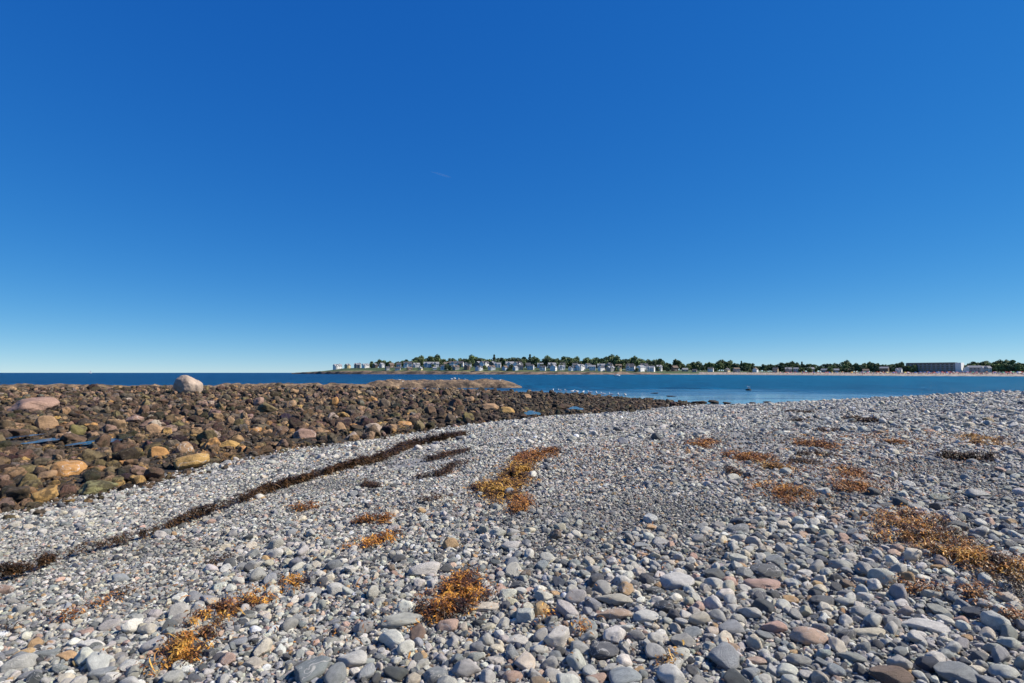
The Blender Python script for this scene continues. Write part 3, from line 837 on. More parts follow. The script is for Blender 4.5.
# ------------------------------------------------------------------ ledges of bedrock
def ledge_mat():
    m, nt, b = new_mat('ledge_rock')
    geo = N(nt, 'ShaderNodeNewGeometry')
    n1 = N(nt, 'ShaderNodeTexNoise', Scale=0.7, Detail=9.0, Roughness=0.7); nt.links.new(geo.outputs['Position'], n1.inputs['Vector'])
    c = ramp(nt, n1.outputs['Fac'], [(0.36, (.03, .022, .014)), (0.47, (.13, .085, .05)), (0.58, (.27, .18, .10)), (0.72, (.40, .30, .20))])
    nt.links.new(c, b.inputs['Base Color']); b.inputs['Roughness'].default_value = .85
    bp = N(nt, 'ShaderNodeBump', Strength=1.0, Distance=0.6); nt.links.new(n1.outputs['Fac'], bp.inputs['Height']); nt.links.new(bp.outputs[0], b.inputs['Normal'])
    return m
M_ledge = ledge_mat()
def ledge(x0, x1, y0, y1, top, seed, label, bend=0.0):
    nx = int((x1 - x0) / .35); ny = int((y1 - y0) / .35)
    s = np.linspace(0, 1, nx); t = np.linspace(0, 1, ny); S, T = np.meshgrid(s, t)
    X = x0 + (x1 - x0) * S; Y = y0 + (y1 - y0) * T + bend * np.sin(S * 3.1) + (fbm2(X * .2, X * 0, seed, 2) - .5) * 3
    e = np.minimum(np.clip(S * (x1 - x0) / 5, 0, 1), np.clip((1 - S) * (x1 - x0) / 5, 0, 1)) ** .6 * np.clip(T * 5, 0, 1) ** .5 * np.clip((1 - T) * 5, 0, 1) ** .7
    n = fbm2(X * .16 + seed, Y * .3, seed, 4); terr = np.floor(n * 9) / 9 + (fbm2(X * .9, Y * .9, seed + 3, 4, .7) - .5) * .9
    terr2 = fbm2(X * .6, Y * .6, seed + 8, 2)
    Z = -.7 + e * (top + .7) * (.72 + .5 * (.6 * terr + .4 * terr2 - .2))
    idx = np.arange(X.size).reshape(X.shape); Qd = np.stack([idx[:-1, :-1], idx[:-1, 1:], idx[1:, 1:], idx[1:, :-1]], -1).reshape(-1, 4)
    V = np.stack([X, Y, Z], -1).reshape(-1, 3); c = np.array([(x0 + x1) / 2, (y0 + y1) / 2, 0]); V = V - c
    me = mesh_np('rock_ledge', V, Qd)
    o = link('rock_ledge', me, M_ledge); o.location = c
    tag(o, label, 'rock ledge', 'bare ledges at the outer edge of the reef')
    return o, (X, Y, Z)
L1 = ledge(-104, -44, 72, 84, 1.42, 5, 'long pale bedrock ledge along the skyline at far left')
L2 = ledge(-46, -17, 75, 86, 1.50, 9, 'tan bedrock ledge on the skyline right of the pale boulder')
L3 = ledge(-31, 3, 108, 122, 1.6, 14, 'isolated tan ledge in the sea beyond the end of the reef', 1.0)
L4 = ledge(-34, -19, 88, 97, 1.25, 23, 'low brown ledge between the reef and the isolated ledge')
def ztop(L, x, y):
    X, Y, Z = L; k = np.argmin((X - x) ** 2 + (Y - y) ** 2); return float(Z.ravel()[k])

# ------------------------------------------------------------------ seaweed
def weed_mat():
    m, nt, b = new_mat('rockweed')
    at = N(nt, 'ShaderNodeAttribute', attribute_name='weedcol')
    nt.links.new(at.outputs['Color'], b.inputs['Base Color']); b.inputs['Roughness'].default_value = .5
    b.inputs['Specular IOR Level'].default_value = .4
    return m
M_weed = weed_mat()
WCOL = {'orange': [(.56, .25, .03), (.70, .36, .06), (.50, .20, .03), (.34, .13, .02), (.20, .075, .018), (.10, .035, .012), (.05, .02, .01), (.03, .014, .008)], 'dark': [(.035, .020, .009), (.065, .033, .012), (.12, .06, .02), (.02, .012, .006)],
        'yellow': [(.52, .30, .06), (.42, .21, .04), (.25, .12, .03), (.10, .05, .02), (.05, .025, .012)], 'mixed': [(.30, .11, .02), (.14, .055, .018), (.05, .025, .012), (.45, .2, .04)]}
def weed(name, pts, kind, dens, label=None, cat='seaweed', group='seaweed clumps stranded on the shingle', hk=1.0):
    """pts: list of (u, v, half width px, half height px) along the clump; fronds are strewn round those ground points"""
    if name == 'seaweed_line': pts = [(a, b, c_ * .24, d_ * .38) for (a, b, c_, d_) in pts]
    elif kind == 'dark': pts = [(a, b, c_, d_ * .7) for (a, b, c_, d_) in pts]
    else: pts = [(a, b, c_ * 1.3, d_ * 1.25) for (a, b, c_, d_) in pts]
    X, Y = [], []
    W = [hit(u, v) for (u, v, a_, b_) in pts]
    for i, ((u, v, a_, b_), (x, y, z)) in enumerate(zip(pts, W)):
        rx = a_ / F * y; ry = min(b_ / F * y * y / (CAM_Z - z), 2.6)
        dens2 = dens * (4.2 if kind != 'dark' else 3.6); n = int(dens2 * 3.14 * rx * ry) + 6
        if i + 1 < len(pts):
            (u2, v2, a2, b2), (x2, y2, z2) = pts[i + 1], W[i + 1]
            L = math.hypot(x2 - x, y2 - y); n2 = int(dens2 * L * (rx + ry) * .9)
            t = rng.random(n2); ax = (rx * (1 - t) + a2 / F * y2 * t); ay = ry * (1 - t) + min(b2 / F * y2 * y2 / (CAM_Z - z2), 2.6) * t
            X.append(x + (x2 - x) * t + rng.normal(0, .6, n2) * ax); Y.append(y + (y2 - y) * t + rng.normal(0, .6, n2) * ay)
        X.append(x + rng.normal(0, .5, n) * rx); Y.append(y + rng.normal(0, .5, n) * ry)
    X = np.concatenate(X); Y = np.concatenate(Y)
    g = fbm2(X * 9, Y * 9, 55, 2); g2 = fbm2(X * 2.5, Y * 2.5, 56, 2); k = (g > .38) & (rng.random(len(X)) < (np.clip((g2 - .15) * 6, .25, 1) if name == 'seaweed_line' else np.clip((fbm2(X * 4.5, Y * 4.5, 57, 2) - .30) * 5, .14, 1))); X, Y = X[k], Y[k]
    n = len(X)
    if n == 0: return None
    Z = ground(X, Y) + (.022 if name == 'seaweed_line' else 0) + (.018 + .065 * rng.random(n) * np.clip(g[k] * 1.8, .3, 1.3)) * hk
    dist = Y; ln = (.012 + .020 * rng.random(n)) * np.clip(dist / 5, 1, 3.4); wd = ln * (.20 + .2 * rng.random(n)); lg = rng.random(n) < .12; ln = np.where(lg, ln * 3.2, ln); wd = np.where(lg, wd * .8, wd)
    a0 = rng.random(n) * 6.283; bend = rng.normal(0, .7, n); pit = rng.normal(.15, .45, n)
    VV = np.zeros((n, 8, 3)); ang = a0.copy(); cx, cy, cz = X.copy(), Y.copy(), Z.copy()
    for q in range(4):
        w_ = wd * [.45, 1.0, .9, .35][q]; rl = rng.normal(0, .4, n)
        VV[:, 2 * q] = np.stack([cx - np.sin(ang) * w_ / 2, cy + np.cos(ang) * w_ / 2, cz + w_ * rl / 2], -1)
        VV[:, 2 * q + 1] = np.stack([cx + np.sin(ang) * w_ / 2, cy - np.cos(ang) * w_ / 2, cz - w_ * rl / 2], -1)
        cx = cx + np.cos(ang) * ln / 3; cy = cy + np.sin(ang) * ln / 3; cz = cz + np.sin(pit) * ln / 3; ang = ang + bend; pit = pit - .45
    base = (np.arange(n) * 8)[:, None, None]
    Fq = (base + np.array([[0, 1, 3, 2], [2, 3, 5, 4], [4, 5, 7, 6]])[None]).reshape(-1, 4)
    V = VV.reshape(-1, 3); c = np.array([X.mean(), Y.mean(), Z.min() - .02]); V = V - c
    me = mesh_np(name, V, Fq)
    pal = np.array(WCOL[kind]); patch = fbm2(X * 5, Y * 5, 91, 2)
    ci = np.clip(((patch - .25) * 2 * len(pal) * .7 + rng.normal(0, 1.0, n)), 0, len(pal) - 1).astype(int) if kind == 'dark' else np.clip((fbm2(X * 12, Y * 12, 92, 2) - .22) * 1.8 * len(pal) + rng.normal(0, 1.1, n), 0, len(pal) - 1).astype(int)
    cols = pal[ci] * rng.uniform(.7, 1.25, n)[:, None]
    cols = np.repeat(np.concatenate([cols, np.ones((n, 1))], 1), 8, 0)
    at = me.color_attributes.new('weedcol', 'FLOAT_COLOR', 'POINT'); at.data.foreach_set('color', cols.astype(np.float32).ravel())
    o = link(name, me, M_weed); o.location = c
    if cat == 'litter': tag(o, label, 'seaweed', kind='stuff')
    else: tag(o, label, cat, group)
    return o
weed('seaweed_line', [(1,583,34,5),(12,580,38,5.5),(26,576,30,5),(38,572,25,4),(50,567,18,3.5),(60,563,18,3.5)], 'dark', 8000, 'thick dark seaweed pile at the left end of the wrack line', hk=1.5)
weed('seaweed_line', [(52,566,5,2),(66,561,7,2.5),(85,556,7,2.2),(116,548,9,2.4),(140,541,8,2.2),(160,535,8,2.4),(180,527,7,2.6),(200,519,8,3),(222,511,10,3.2),(243,504,10,3),(262,496,10,3),(282,489,10,3),
     (302,483,11,3),(325,476,10,2.8),(345,470,10,2.6),(362,466,9,2.5),(378,462,9,2.5),(392,456,9,2.6),(404,450,11,2.6),(416,446,12,2),(440,441,12,1.4),(462,437,9,1)], 'dark', 6500, 'long dark wrack line of seaweed running across the left shingle', hk=1.5)
weed('seaweed_clump', [(475,580,9,5),(462,588,13,6),(470,600,16,6),(450,598,16,7),(455,612,14,6),(436,618,14,6),(425,632,9,5)], 'orange', 2400, 'bright orange seaweed clump at front centre beside the round pink cobble')
weed('seaweed_clump', [(440,622,12,6),(430,630,10,5),(420,612,8,5)], 'dark', 1500, 'dark brown seaweed under the bright orange clump at front centre')
weed('seaweed_clump', [(292,588,10,4),(272,597,12,5),(250,607,14,6),(235,611,13,6),(215,618,12,6),(200,630,11,7),(192,645,14,8),(185,660,14,7),(168,670,14,6),(150,679,12,5)], 'orange', 1900, 'long orange and brown seaweed strip at front left')
weed('seaweed_clump', [(245,606,10,5),(222,617,13,6),(205,627,13,7),(194,641,14,9),(184,655,15,8),(172,667,14,7),(158,676,12,5)], 'yellow', 1500, 'golden seaweed scraps filling the middle of the long strip at front left')
weed('seaweed_clump', [(262,604,12,5),(225,618,12,5),(200,636,9,7),(196,652,10,7)], 'dark', 1200, 'dark brown strands inside the long strip at front left')
weed('seaweed_clump', [(5,636,8,3),(20,630,12,4),(38,625,10,3),(52,618,9,3)], 'dark', 1500, 'dark seaweed strand near the left edge above the tan stone')
weed('seaweed_clump', [(62,624,7,3),(76,622,10,4),(92,612,9,4),(110,606,9,3)], 'mixed', 1500, 'orange-brown seaweed wisps right of the dark strand at the left edge')
weed('seaweed_clump', [(549,453,8,3),(536,457,9,3),(524,461,9,4)], 'mixed', 1000, 'reddish brown seaweed clump topmost in the centre of the beach')
weed('seaweed_clump', [(522,470,9,5),(515,478,9,5),(508,486,12,5),(498,490,14,6),(506,496,10,5),(484,489,10,3)], 'yellow', 1300, 'yellow-orange seaweed clump in the centre of the beach')
weed('seaweed_clump', [(522,505,7,5),(516,512,6,3)], 'mixed', 1000, 'small brown tuft just below the yellow-orange clump')
weed('seaweed_clump', [(440,499,9,2),(421,503,10,3),(408,506,8,2)], 'dark', 1100, 'dark seaweed strand left of the yellow-orange clump')
weed('seaweed_clump', [(465,452,7,1.5),(448,456,10,1.5),(430,461,6,1.2)], 'dark', 900, 'thin dark seaweed strand right of the bend in the wrack line')
weed('seaweed_clump', [(462,465,8,3),(452,470,8,3),(440,476,7,3)], 'dark', 1000, 'dark seaweed clump just below the thin strand')
weed('seaweed_clump', [(422,479,9,2.5)], 'dark', 1100, 'small dark tuft left of the dark clump at mid left')
weed('seaweed_clump', [(366,487,8,2.5),(374,489,6,2)], 'dark', 1200, 'small dark tuft right below the wrack line')
weed('seaweed_clump', [(370,521,10,3),(385,522,8,2.5),(358,525,6,2)], 'mixed', 1200, 'brown seaweed tuft below the wrack line at left of centre')
weed('seaweed_clump', [(396,536,8,3),(384,542,11,3),(366,548,10,3),(345,552,8,2.5)], 'orange', 1300, 'orange seaweed trail above the square blue-grey stone')
weed('seaweed_clump', [(320,580,12,3),(300,586,9,3)], 'dark', 1300, 'dark seaweed strands left of the square blue-grey stone')
weed('seaweed_clump', [(882,540,8,5),(900,530,14,6),(910,518,10,4),(925,522,10,4),(925,545,18,8),(945,553,20,8),(962,560,18,7),(980,556,14,6),(985,572,18,6),(1005,575,16,6),(1022,572,10,5)], 'orange', 1500, 'large orange seaweed bed on the right, widest of the weed patches', hk=1.3)
weed('seaweed_clump', [(910,517,12,3),(935,522,14,3),(955,545,10,5),(975,550,14,6),(1000,565,14,4),(1018,580,10,8),(1015,600,10,6)], 'dark', 1300, 'dark brown seaweed along the upper rim of the large orange bed', hk=1.4)
weed('seaweed_clump', [(905,535,12,6),(925,546,16,8),(948,556,18,8),(975,566,18,8),(1000,578,16,8),(1016,590,10,6)], 'yellow', 1100, 'golden seaweed scraps over the middle of the large orange bed', hk=1.3)
weed('seaweed_clump', [(975,598,9,5),(988,606,12,5),(1002,614,14,7),(1016,622,12,6)], 'mixed', 1400, 'brown and orange seaweed at the right edge below the large bed')
weed('seaweed_clump', [(900,590,8,3),(917,594,12,3),(935,596,10,3)], 'mixed', 1200, 'brown seaweed wisp below the large orange bed')
weed('seaweed_clump', [(835,548,7,2.5),(848,549,9,3),(862,551,7,3)], 'dark', 1200, 'dark seaweed wisp left of the large orange bed')
weed('seaweed_clump', [(800,508,12,4),(792,500,14,4),(808,494,10,3)], 'mixed', 700, 'brown and orange seaweed left of the heap of dark stones')
weed('seaweed_clump', [(735,459,6,3),(750,458,12,3),(758,462,9,3)], 'mixed', 900, 'orange-brown seaweed clump right of the beach centre')
weed('seaweed_clump', [(728,473,6,3),(738,476,6,2)], 'dark', 1000, 'small dark tuft below the orange-brown clump right of centre')
weed('seaweed_clump', [(778,469,8,3),(772,472,6,2)], 'yellow', 900, 'yellow-brown seaweed tuft between two brown clumps')
weed('seaweed_clump', [(776,490,12,2.5),(795,494,11,3),(756,488,8,2)], 'orange', 800, 'orange seaweed trail left of the heap of dark stones')
weed('seaweed_clump', [(814,446,10,2.4),(822,448,9,3)], 'mixed', 800, 'reddish brown seaweed clump on the middle of the right bank')
weed('seaweed_clump', [(796,457,8,1.6),(812,456,9,1.6),(828,458,10,2.6)], 'dark', 900, 'dark seaweed strand under the reddish brown clump')
weed('seaweed_clump', [(796,464,8,1.5),(812,465,8,1.8)], 'dark', 900, 'lower dark strand of the two under the reddish brown clump')
weed('seaweed_clump', [(852,474,7,3),(850,486,10,3),(862,490,10,3),(840,492,8,2.5)], 'mixed', 900, 'rust brown seaweed clump above left of the heap of dark stones')
weed('seaweed_clump', [(945,459,8,1.5),(958,460,10,2),(975,461,12,2.2),(990,462,8,1.6)], 'dark', 1200, 'long dark seaweed bar on the right bank', hk=1.5)
weed('seaweed_clump', [(848,419,5,1.2),(860,421,8,1.5),(872,422,6,1)], 'dark', 500, 'dark seaweed strand high on the right bank')
weed('seaweed_clump', [(792,412,7,.8),(806,413,7,.8)], 'dark', 400, 'farthest dark seaweed strand near the water')
weed('seaweed_clump', [(800,422,9,.9)], 'dark', 450, 'second farthest dark seaweed strand near the water')
weed('seaweed_clump', [(984,440,6,2.5),(980,446,4,1.5)], 'yellow', 700, 'small yellow-brown tuft above the long dark bar')
weed('seaweed_clump', [(895,444,7,1.6)], 'mixed', 700, 'small reddish tuft left of the long dark bar')
weed('seaweed_clump', [(820,432,6,1),(834,431,6,1)], 'dark', 500, 'thin dark wisp above the reddish brown clump')
weed('seaweed_clump', [(700,447,6,2),(709,443,5,1.5)], 'mixed', 700, 'small brown tuft left of the orange-brown clump')
weed('seaweed_clump', [(530,615,8,4),(545,621,10,4),(558,624,7,3)], 'orange', 1100, 'small orange tufts left of the flat stone pair')
weed('seaweed_clump', [(580,634,5,5),(588,640,6,4)], 'orange', 1200, 'small orange tuft behind the sharp slate block')
weed('seaweed_clump', [(660,668,8,4),(672,672,9,4)], 'yellow', 1400, 'yellow seaweed tuft at the front edge right of centre')
weed('seaweed_clump', [(624,652,5,4),(632,656,4,2)], 'orange', 1200, 'tiny orange tuft right of the sharp slate block')
weed('seaweed_clump', [(118,598,9,2.5),(132,593,8,2)], 'dark', 1300, 'small dark wisp in the left shingle below the wrack line')
weed('seaweed_clump', [(215,565,9,2.5),(228,561,8,2)], 'dark', 1300, 'small dark wisp above the long strip at front left')
weed('seaweed_clump', [(300,512,8,1.6),(312,508,7,1.4)], 'mixed', 1100, 'small rust wisp just below the middle of the wrack line')
# loose scraps scattered all over
weed('seaweed_scraps', [(150,600,130,22),(330,620,120,35),(520,600,110,25),(620,650,80,20),(700,470,90,18),(820,480,70,14),(930,590,70,28),(420,520,90,18),(640,455,90,14),(770,480,90,20),(900,440,90,16),(860,520,70,20)], 'mixed', 14.0, 'loose scraps of brown seaweed scattered over the shingle', 'litter')

# ------------------------------------------------------------------ headland across the bay
SH_U = [(292,1330),(305,1280),(322,1210),(345,1140),(380,1080),(430,1020),(480,960),(530,920),(600,900),(660,910),(720,800),(780,660),(840,560),(900,500),(960,470),(1030,445),(1110,420),(1220,400),(1400,380)]
SHP = np.array([at_dist(u, d) for u, d in SH_U]); SHU = np.array([q[0] for q in SH_U], float)
_seg = np.r_[0, np.cumsum(np.hypot(*np.diff(SHP, axis=0).T))]
def shore_pt(sv_):
    return np.stack([np.interp(sv_, _seg, SHP[:, 0]), np.interp(sv_, _seg, SHP[:, 1])], -1)
def s_of_u(u): return np.interp(u, SHU, _seg)
def beach_w(u): return np.interp(u, [650, 720, 780, 840, 900, 960, 1030, 1110, 1220, 1400], [0, 130, 280, 370, 405, 410, 385, 340, 290, 240])
def land_h(u, t):
    """height of the land t metres behind the shore line, seen at picture column u"""
    hm = np.interp(u, [292, 305, 325, 345, 400, 460, 520, 600, 660, 720, 800, 900, 1024, 1400], [1.2, 4.0, 7.0, 12.5, 13.5, 13.5, 12, 9.5, 8, 6, 4.5, 4.2, 4.0, 4])
    front = np.interp(u, [292, 325, 500, 640, 700, 1400], [2.2, 5.0, 3.0, 2.4, 2.2, 2.2])
    bw = float(beach_w(u)); toe = 1.1 if bw > 5 else front
    if t < 12: return -1.0 + (toe + 1.0) * min(1, t / 12)
    if t < 12 + bw: return toe + (front - toe) * (t - 12) / bw
    return front + (hm - front) * np.clip((t - 12 - bw) / 75, 0, 1) ** .9
def land_pt(u, t, inland=True):
    if inland: t = t + float(beach_w(u))
    s0 = s_of_u(u); p = shore_pt(s0); q = shore_pt(s0 + 4) - shore_pt(s0 - 4); q = q / np.linalg.norm(q)
    # inland is away from the viewer
    nrm = np.array([-q[1], q[0]]) if (-q[1] * p[0] + q[0] * p[1]) > 0 else np.array([q[1], -q[0]])
    nrm = p / np.linalg.norm(p)
    w = p + nrm * t
    return float(w[0]), float(w[1]), float(land_h(u, t))
us = np.linspace(292, 1400, 520); ts = np.r_[np.linspace(0, 20, 12), np.linspace(26, 110, 18), 150, 220, 320, 420]
V = []; zone = []
for iu, u in enumerate(us):
    bw_ = float(beach_w(u))
    for k_, t in enumerate(ts):
        t = t if k_ < 12 else (t + bw_)
        if k_ < 12 and t > 12: t = 12 + (t - 12) / 8 * (bw_ + 8)
        x, y, z = land_pt(u, t, False)
        k = min(1, t / 6)
        z += k * (float(noise2(x * .13, y * .13, 4)) - .5) * (3.2 if t < 22 and u < 640 else .5)
        V.append((x, y, z))
        rocky = 1.0 if u < 640 else max(0, 1 - (u - 640) / 60)
        if t < (20 if u < 700 else 34 + bw_) + 4 * float(noise2(x * .05, y * .05, 7)): c = (.20, .135, .09) if rocky > .5 and float(noise2(x * .06, y * .2, 31)) > .42 else ((.07, .05, .035) if rocky > .5 else (.30, .25, .20))
        elif t < 40 and float(noise2(x * .03, y * .03, 9)) > .5: c = (.13, .14, .05)
        else: c = (.045, .075, .022)
        zone.append((*c, 1))
nt_ = len(ts); idx = np.arange(len(us) * nt_).reshape(len(us), nt_)
Qd = np.stack([idx[:-1, :-1], idx[1:, :-1], idx[1:, 1:], idx[:-1, 1:]], -1).reshape(-1, 4)
me = mesh_np('headland', V, Qd)
at = me.color_attributes.new('landcol', 'FLOAT_COLOR', 'POINT'); at.data.foreach_set('color', np.array(zone, np.float32).ravel())
m, nt, b = new_mat('headland_ground')
at = N(nt, 'ShaderNodeAttribute', attribute_name='landcol'); geo = N(nt, 'ShaderNodeNewGeometry')
n1 = N(nt, 'ShaderNodeTexNoise', Scale=0.25, Detail=8.0, Roughness=0.7); nt.links.new(geo.outputs['Position'], n1.inputs['Vector'])
c = mixc(nt, 1.0, at.outputs['Color'], ramp(nt, n1.outputs['Fac'], [(0.35, .4), (0.65, 1.5)]), 'MULTIPLY')
nt.links.new(c, b.inputs['Base Color']); b.inputs['Roughness'].default_value = .9
tag(link('terrain', me, m), kind='structure')

# houses -------------------------------------------------------------
WALLC = {'white': (.80, .79, .76), 'pale grey': (.56, .57, .58), 'grey-shingled': (.32, .31, .29), 'tan': (.46, .36, .25), 'pale blue': (.42, .50, .58), 'yellow': (.62, .50, .28), 'brown': (.20, .14, .10)}
ROOFC = {'grey': (.24, .245, .26), 'dark': (.07, .07, .08), 'brown': (.15, .11, .085)}
MW = {k: simple(k.replace(' ', '_') + '_siding', c, .7, .08, .5) for k, c in WALLC.items()}
MR = {k: simple(k + '_shingles', c, .85, .15, .8) for k, c in ROOFC.items()}
M_win = simple('window_glass', (.03, .04, .05), .12)
M_trim = simple('white_trim', (.75, .75, .73), .6)
M_brick = simple('chimney_brick', (.25, .12, .09), .9, .2, 2)
def box_me(name, boxes):
    V, Fq = [], []
    for (x0, x1, y0, y1, z0, z1) in boxes:
        k = len(V)
        V += [(x0, y0, z0), (x1, y0, z0), (x1, y1, z0), (x0, y1, z0), (x0, y0, z1), (x1, y0, z1), (x1, y1, z1), (x0, y1, z1)]
        Fq += [(k, k + 3, k + 2, k + 1), (k + 4, k + 5, k + 6, k + 7), (k, k + 1, k + 5, k + 4), (k + 1, k + 2, k + 6, k + 5), (k + 2, k + 3, k + 7, k + 6), (k + 3, k, k + 4, k + 7)]
    return mesh_np(name, V, Fq, False)
def poly_me(name, V, Fl):
    me = bpy.data.meshes.new(name); me.from_pydata(V, [], Fl); me.update(); return me
def house_meshes(w, d, h, rh, cross, seed):
    """gabled house, ridge along x, eaves overhanging; optional front cross gable and porch"""
    V = [(-w/2, -d/2, -3), (w/2, -d/2, -3), (w/2, d/2, -3), (-w/2, d/2, -3), (-w/2, -d/2, h), (w/2, -d/2, h), (w/2, d/2, h), (-w/2, d/2, h), (-w/2, 0, h + rh - .25), (w/2, 0, h + rh - .25)]
    Fl = [(0, 1, 5, 4), (1, 2, 6, 9, 5), (2, 3, 7, 6), (3, 0, 4, 8, 7), (0, 3, 2, 1)]
    if cross:
        k = len(V); cw = w * .36; cx = w * (.18 if seed % 2 else -.18)
        V += [(cx - cw/2, -d/2 - 1.6, -3), (cx + cw/2, -d/2 - 1.6, -3), (cx + cw/2, 0, -3), (cx - cw/2, 0, -3), (cx - cw/2, -d/2 - 1.6, h), (cx + cw/2, -d/2 - 1.6, h), (cx + cw/2, 0, h), (cx - cw/2, 0, h), (cx, -d/2 - 1.6, h + rh * .8)]
        Fl += [(k, k+1, k+5, k+8, k+4), (k+1, k+2, k+6, k+5), (k+3, k, k+4, k+7)]
    walls = poly_me('wall', V, Fl)
    o = .5; s_ = rh / (d / 2)
    RV = []; RF = []
    def slab(a, b_, c_, e, t=.25):
        k = len(RV)
        RV.extend([a, b_, c_, e] + [(q[0], q[1], q[2] + t) for q in (a, b_, c_, e)])
        RF.extend([(k, k+3, k+2, k+1), (k+4, k+5, k+6, k+7), (k, k+1, k+5, k+4), (k+1, k+2, k+6, k+5), (k+2, k+3, k+7, k+6), (k+3, k, k+4, k+7)])
    slab((-w/2 - o, -d/2 - o, h - o * s_), (w/2 + o, -d/2 - o, h - o * s_), (w/2 + o, 0, h + rh), (-w/2 - o, 0, h + rh))
    slab((-w/2 - o, 0, h + rh), (w/2 + o, 0, h + rh), (w/2 + o, d/2 + o, h - o * s_), (-w/2 - o, d/2 + o, h - o * s_))
    if cross:
        yf = -d/2 - 2.1; s2 = rh * .8 / (cw / 2)
        slab((cx - cw/2 - .4, yf, h - .4 * s2), (cx, yf, h + rh * .8), (cx, 0, h + rh * .8), (cx - cw/2 - .4, 0, h - .4 * s2))
        slab((cx, yf, h + rh * .8), (cx + cw/2 + .4, yf, h - .4 * s2), (cx + cw/2 + .4, 0, h - .4 * s2), (cx, 0, h + rh * .8))
    roof = poly_me('roof', RV, RF)
    wins = []
    nf = 2 if h > 4.5 else 1
    for f in range(nf):
        z0 = .9 + f * 2.9
        n = max(2, int(w / 3.2))
        for i in range(n):
            x = -w/2 + (i + .5) * w / n
            yy = -d/2 - .06
            if cross and abs(x - cx) < cw/2 + .6: yy = -d/2 - 1.66; x = cx + (x - cx) * .5
            wins.append((x - .55, x + .55, yy, yy + .05, z0, z0 + 1.5))
    side = [(w/2 + .02, w/2 + .07, y - .5, y + .5, z0, z0 + 1.4) for z0 in ([.9, 3.8] if nf == 2 else [.9]) for y in (-d * .22, d * .22)]
    chim = (w * .28 - .45, w * .28 + .45, .3, 1.2, h, h + rh + 1.2)
    door = (-w * .02 - .55, -w * .02 + .55, -d/2 - .08, -d/2 - .03, 0, 2.1)
    return walls, roof, wins, side, chim, door
def make_house(kind, wallc, roofc):
    w, d, h, rh, cross = [(11, 8, 5.6, 3.0, True), (9, 9, 5.4, 3.4, False), (14, 9, 5.8, 3.2, True), (10, 7, 3.2, 2.6, False), (12, 8, 6.4, 2.4, False)][kind]
    walls, roof, wins, side, chim, door = house_meshes(w, d, h, rh, cross, kind)
    t = empty('house', (0, 0, 0))
    link('wall', walls, MW[wallc], t)
    r = link('roof', roof, MR[roofc], t); link('chimney', box_me('chimney', [chim]), M_brick, r)
    for b_ in wins + side:
        wf = link('window', box_me('window', [b_]), M_win, t)
    link('door', box_me('door', [door]), M_trim, t)
    return t
protos = {}
def place_house(u, t, kind, wallc, roofc, rz, sc, label, group):
    key = (kind, wallc, roofc)
    if key in protos: o = copy_tree(protos[key])
    else: o = make_house(*key); protos[key] = o
    x, y, z = land_pt(u, t)
    o.location = (x, y, z + .6); o.rotation_euler = (0, 0, math.atan2(-x, y) + rz); o.scale = (sc, sc, sc)
    tag(o, label, 'house', group); return o
hr = random.Random(5)
HS = []
def wpick(u):
    if u < 500: return hr.choices(list(WALLC), [5, 5, 4, 1, 2, 1, 1])[0]
    return hr.choices(list(WALLC), [7, 5, 3, 1, 2, .6, .6])[0]
u = 338.0
while u < 500:                       # on the point: houses up the slope in two rows
    HS.append([u, 95 + hr.uniform(-8, 12), hr.choice([0, 1, 2, 2, 4]), wpick(u), hr.choice(['grey', 'grey', 'dark', 'brown']), hr.uniform(1.0, 1.4)]); u += hr.uniform(6, 11)
u = 388.0
while u < 520:
    HS.append([u, 42 + hr.uniform(-6, 8), hr.choice([0, 1, 2, 3]), wpick(u), hr.choice(['grey', 'dark', 'brown']), hr.uniform(.8, 1.1)]); u += hr.uniform(8, 14)
u = 520.0
while u < 668:
    HS.append([u, 48 + hr.uniform(-10, 10), hr.choice([0, 1, 2, 2, 4]), wpick(u) if hr.random() > .4 else 'white', hr.choice(['grey', 'grey', 'dark']), hr.uniform(.8, 1.2)]); u += hr.uniform(7, 13)
u = 498.0
while u < 668:
    HS.append([u, 88 + hr.uniform(-8, 10), hr.choice([0, 1, 2, 4]), wpick(u), hr.choice(['grey', 'dark', 'brown']), hr.uniform(.95, 1.3)]); u += hr.uniform(8, 15)
u = 676.0
while u < 900:
    HS.append([u, 45 + hr.uniform(-8, 14), hr.choice([0, 1, 3, 3, 4]), wpick(u), hr.choice(['grey', 'dark', 'brown']), hr.uniform(.8, 1.15)]); u += hr.uniform(9, 20)
HS += [[975, 40, 4, 'grey-shingled', 'grey', 1.2], [986, 60, 0, 'pale grey', 'grey', 1.1], [968, 60, 1, 'white', 'grey', 1.1]]
HS[0][3] = 'white'
for q in HS: q[5] *= .88
HS.sort(key=lambda q: q[0])
count = {}
for q in HS:
    u, t, kind, wc, rc, sc = q
    kk = (wc, rc); count[kk] = count.get(kk, 0) + 1
tot = dict(count); count = {}
for q in HS:
    u, t, kind, wc, rc, sc = q
    kk = (wc, rc); count[kk] = count.get(kk, 0) + 1
    if tot[kk] == 1: lab = 'only %s house with a %s roof on the far shore' % (wc, rc)
    else: lab = '%s%s house with %s roof on far shore, counted from the left' % (ORD[count[kk] - 1] or 'first ', wc, rc)
    q_o = place_house(u, t, kind, wc, rc, hr.uniform(-.3, 1.3), sc, lab, 'houses along the far shore')

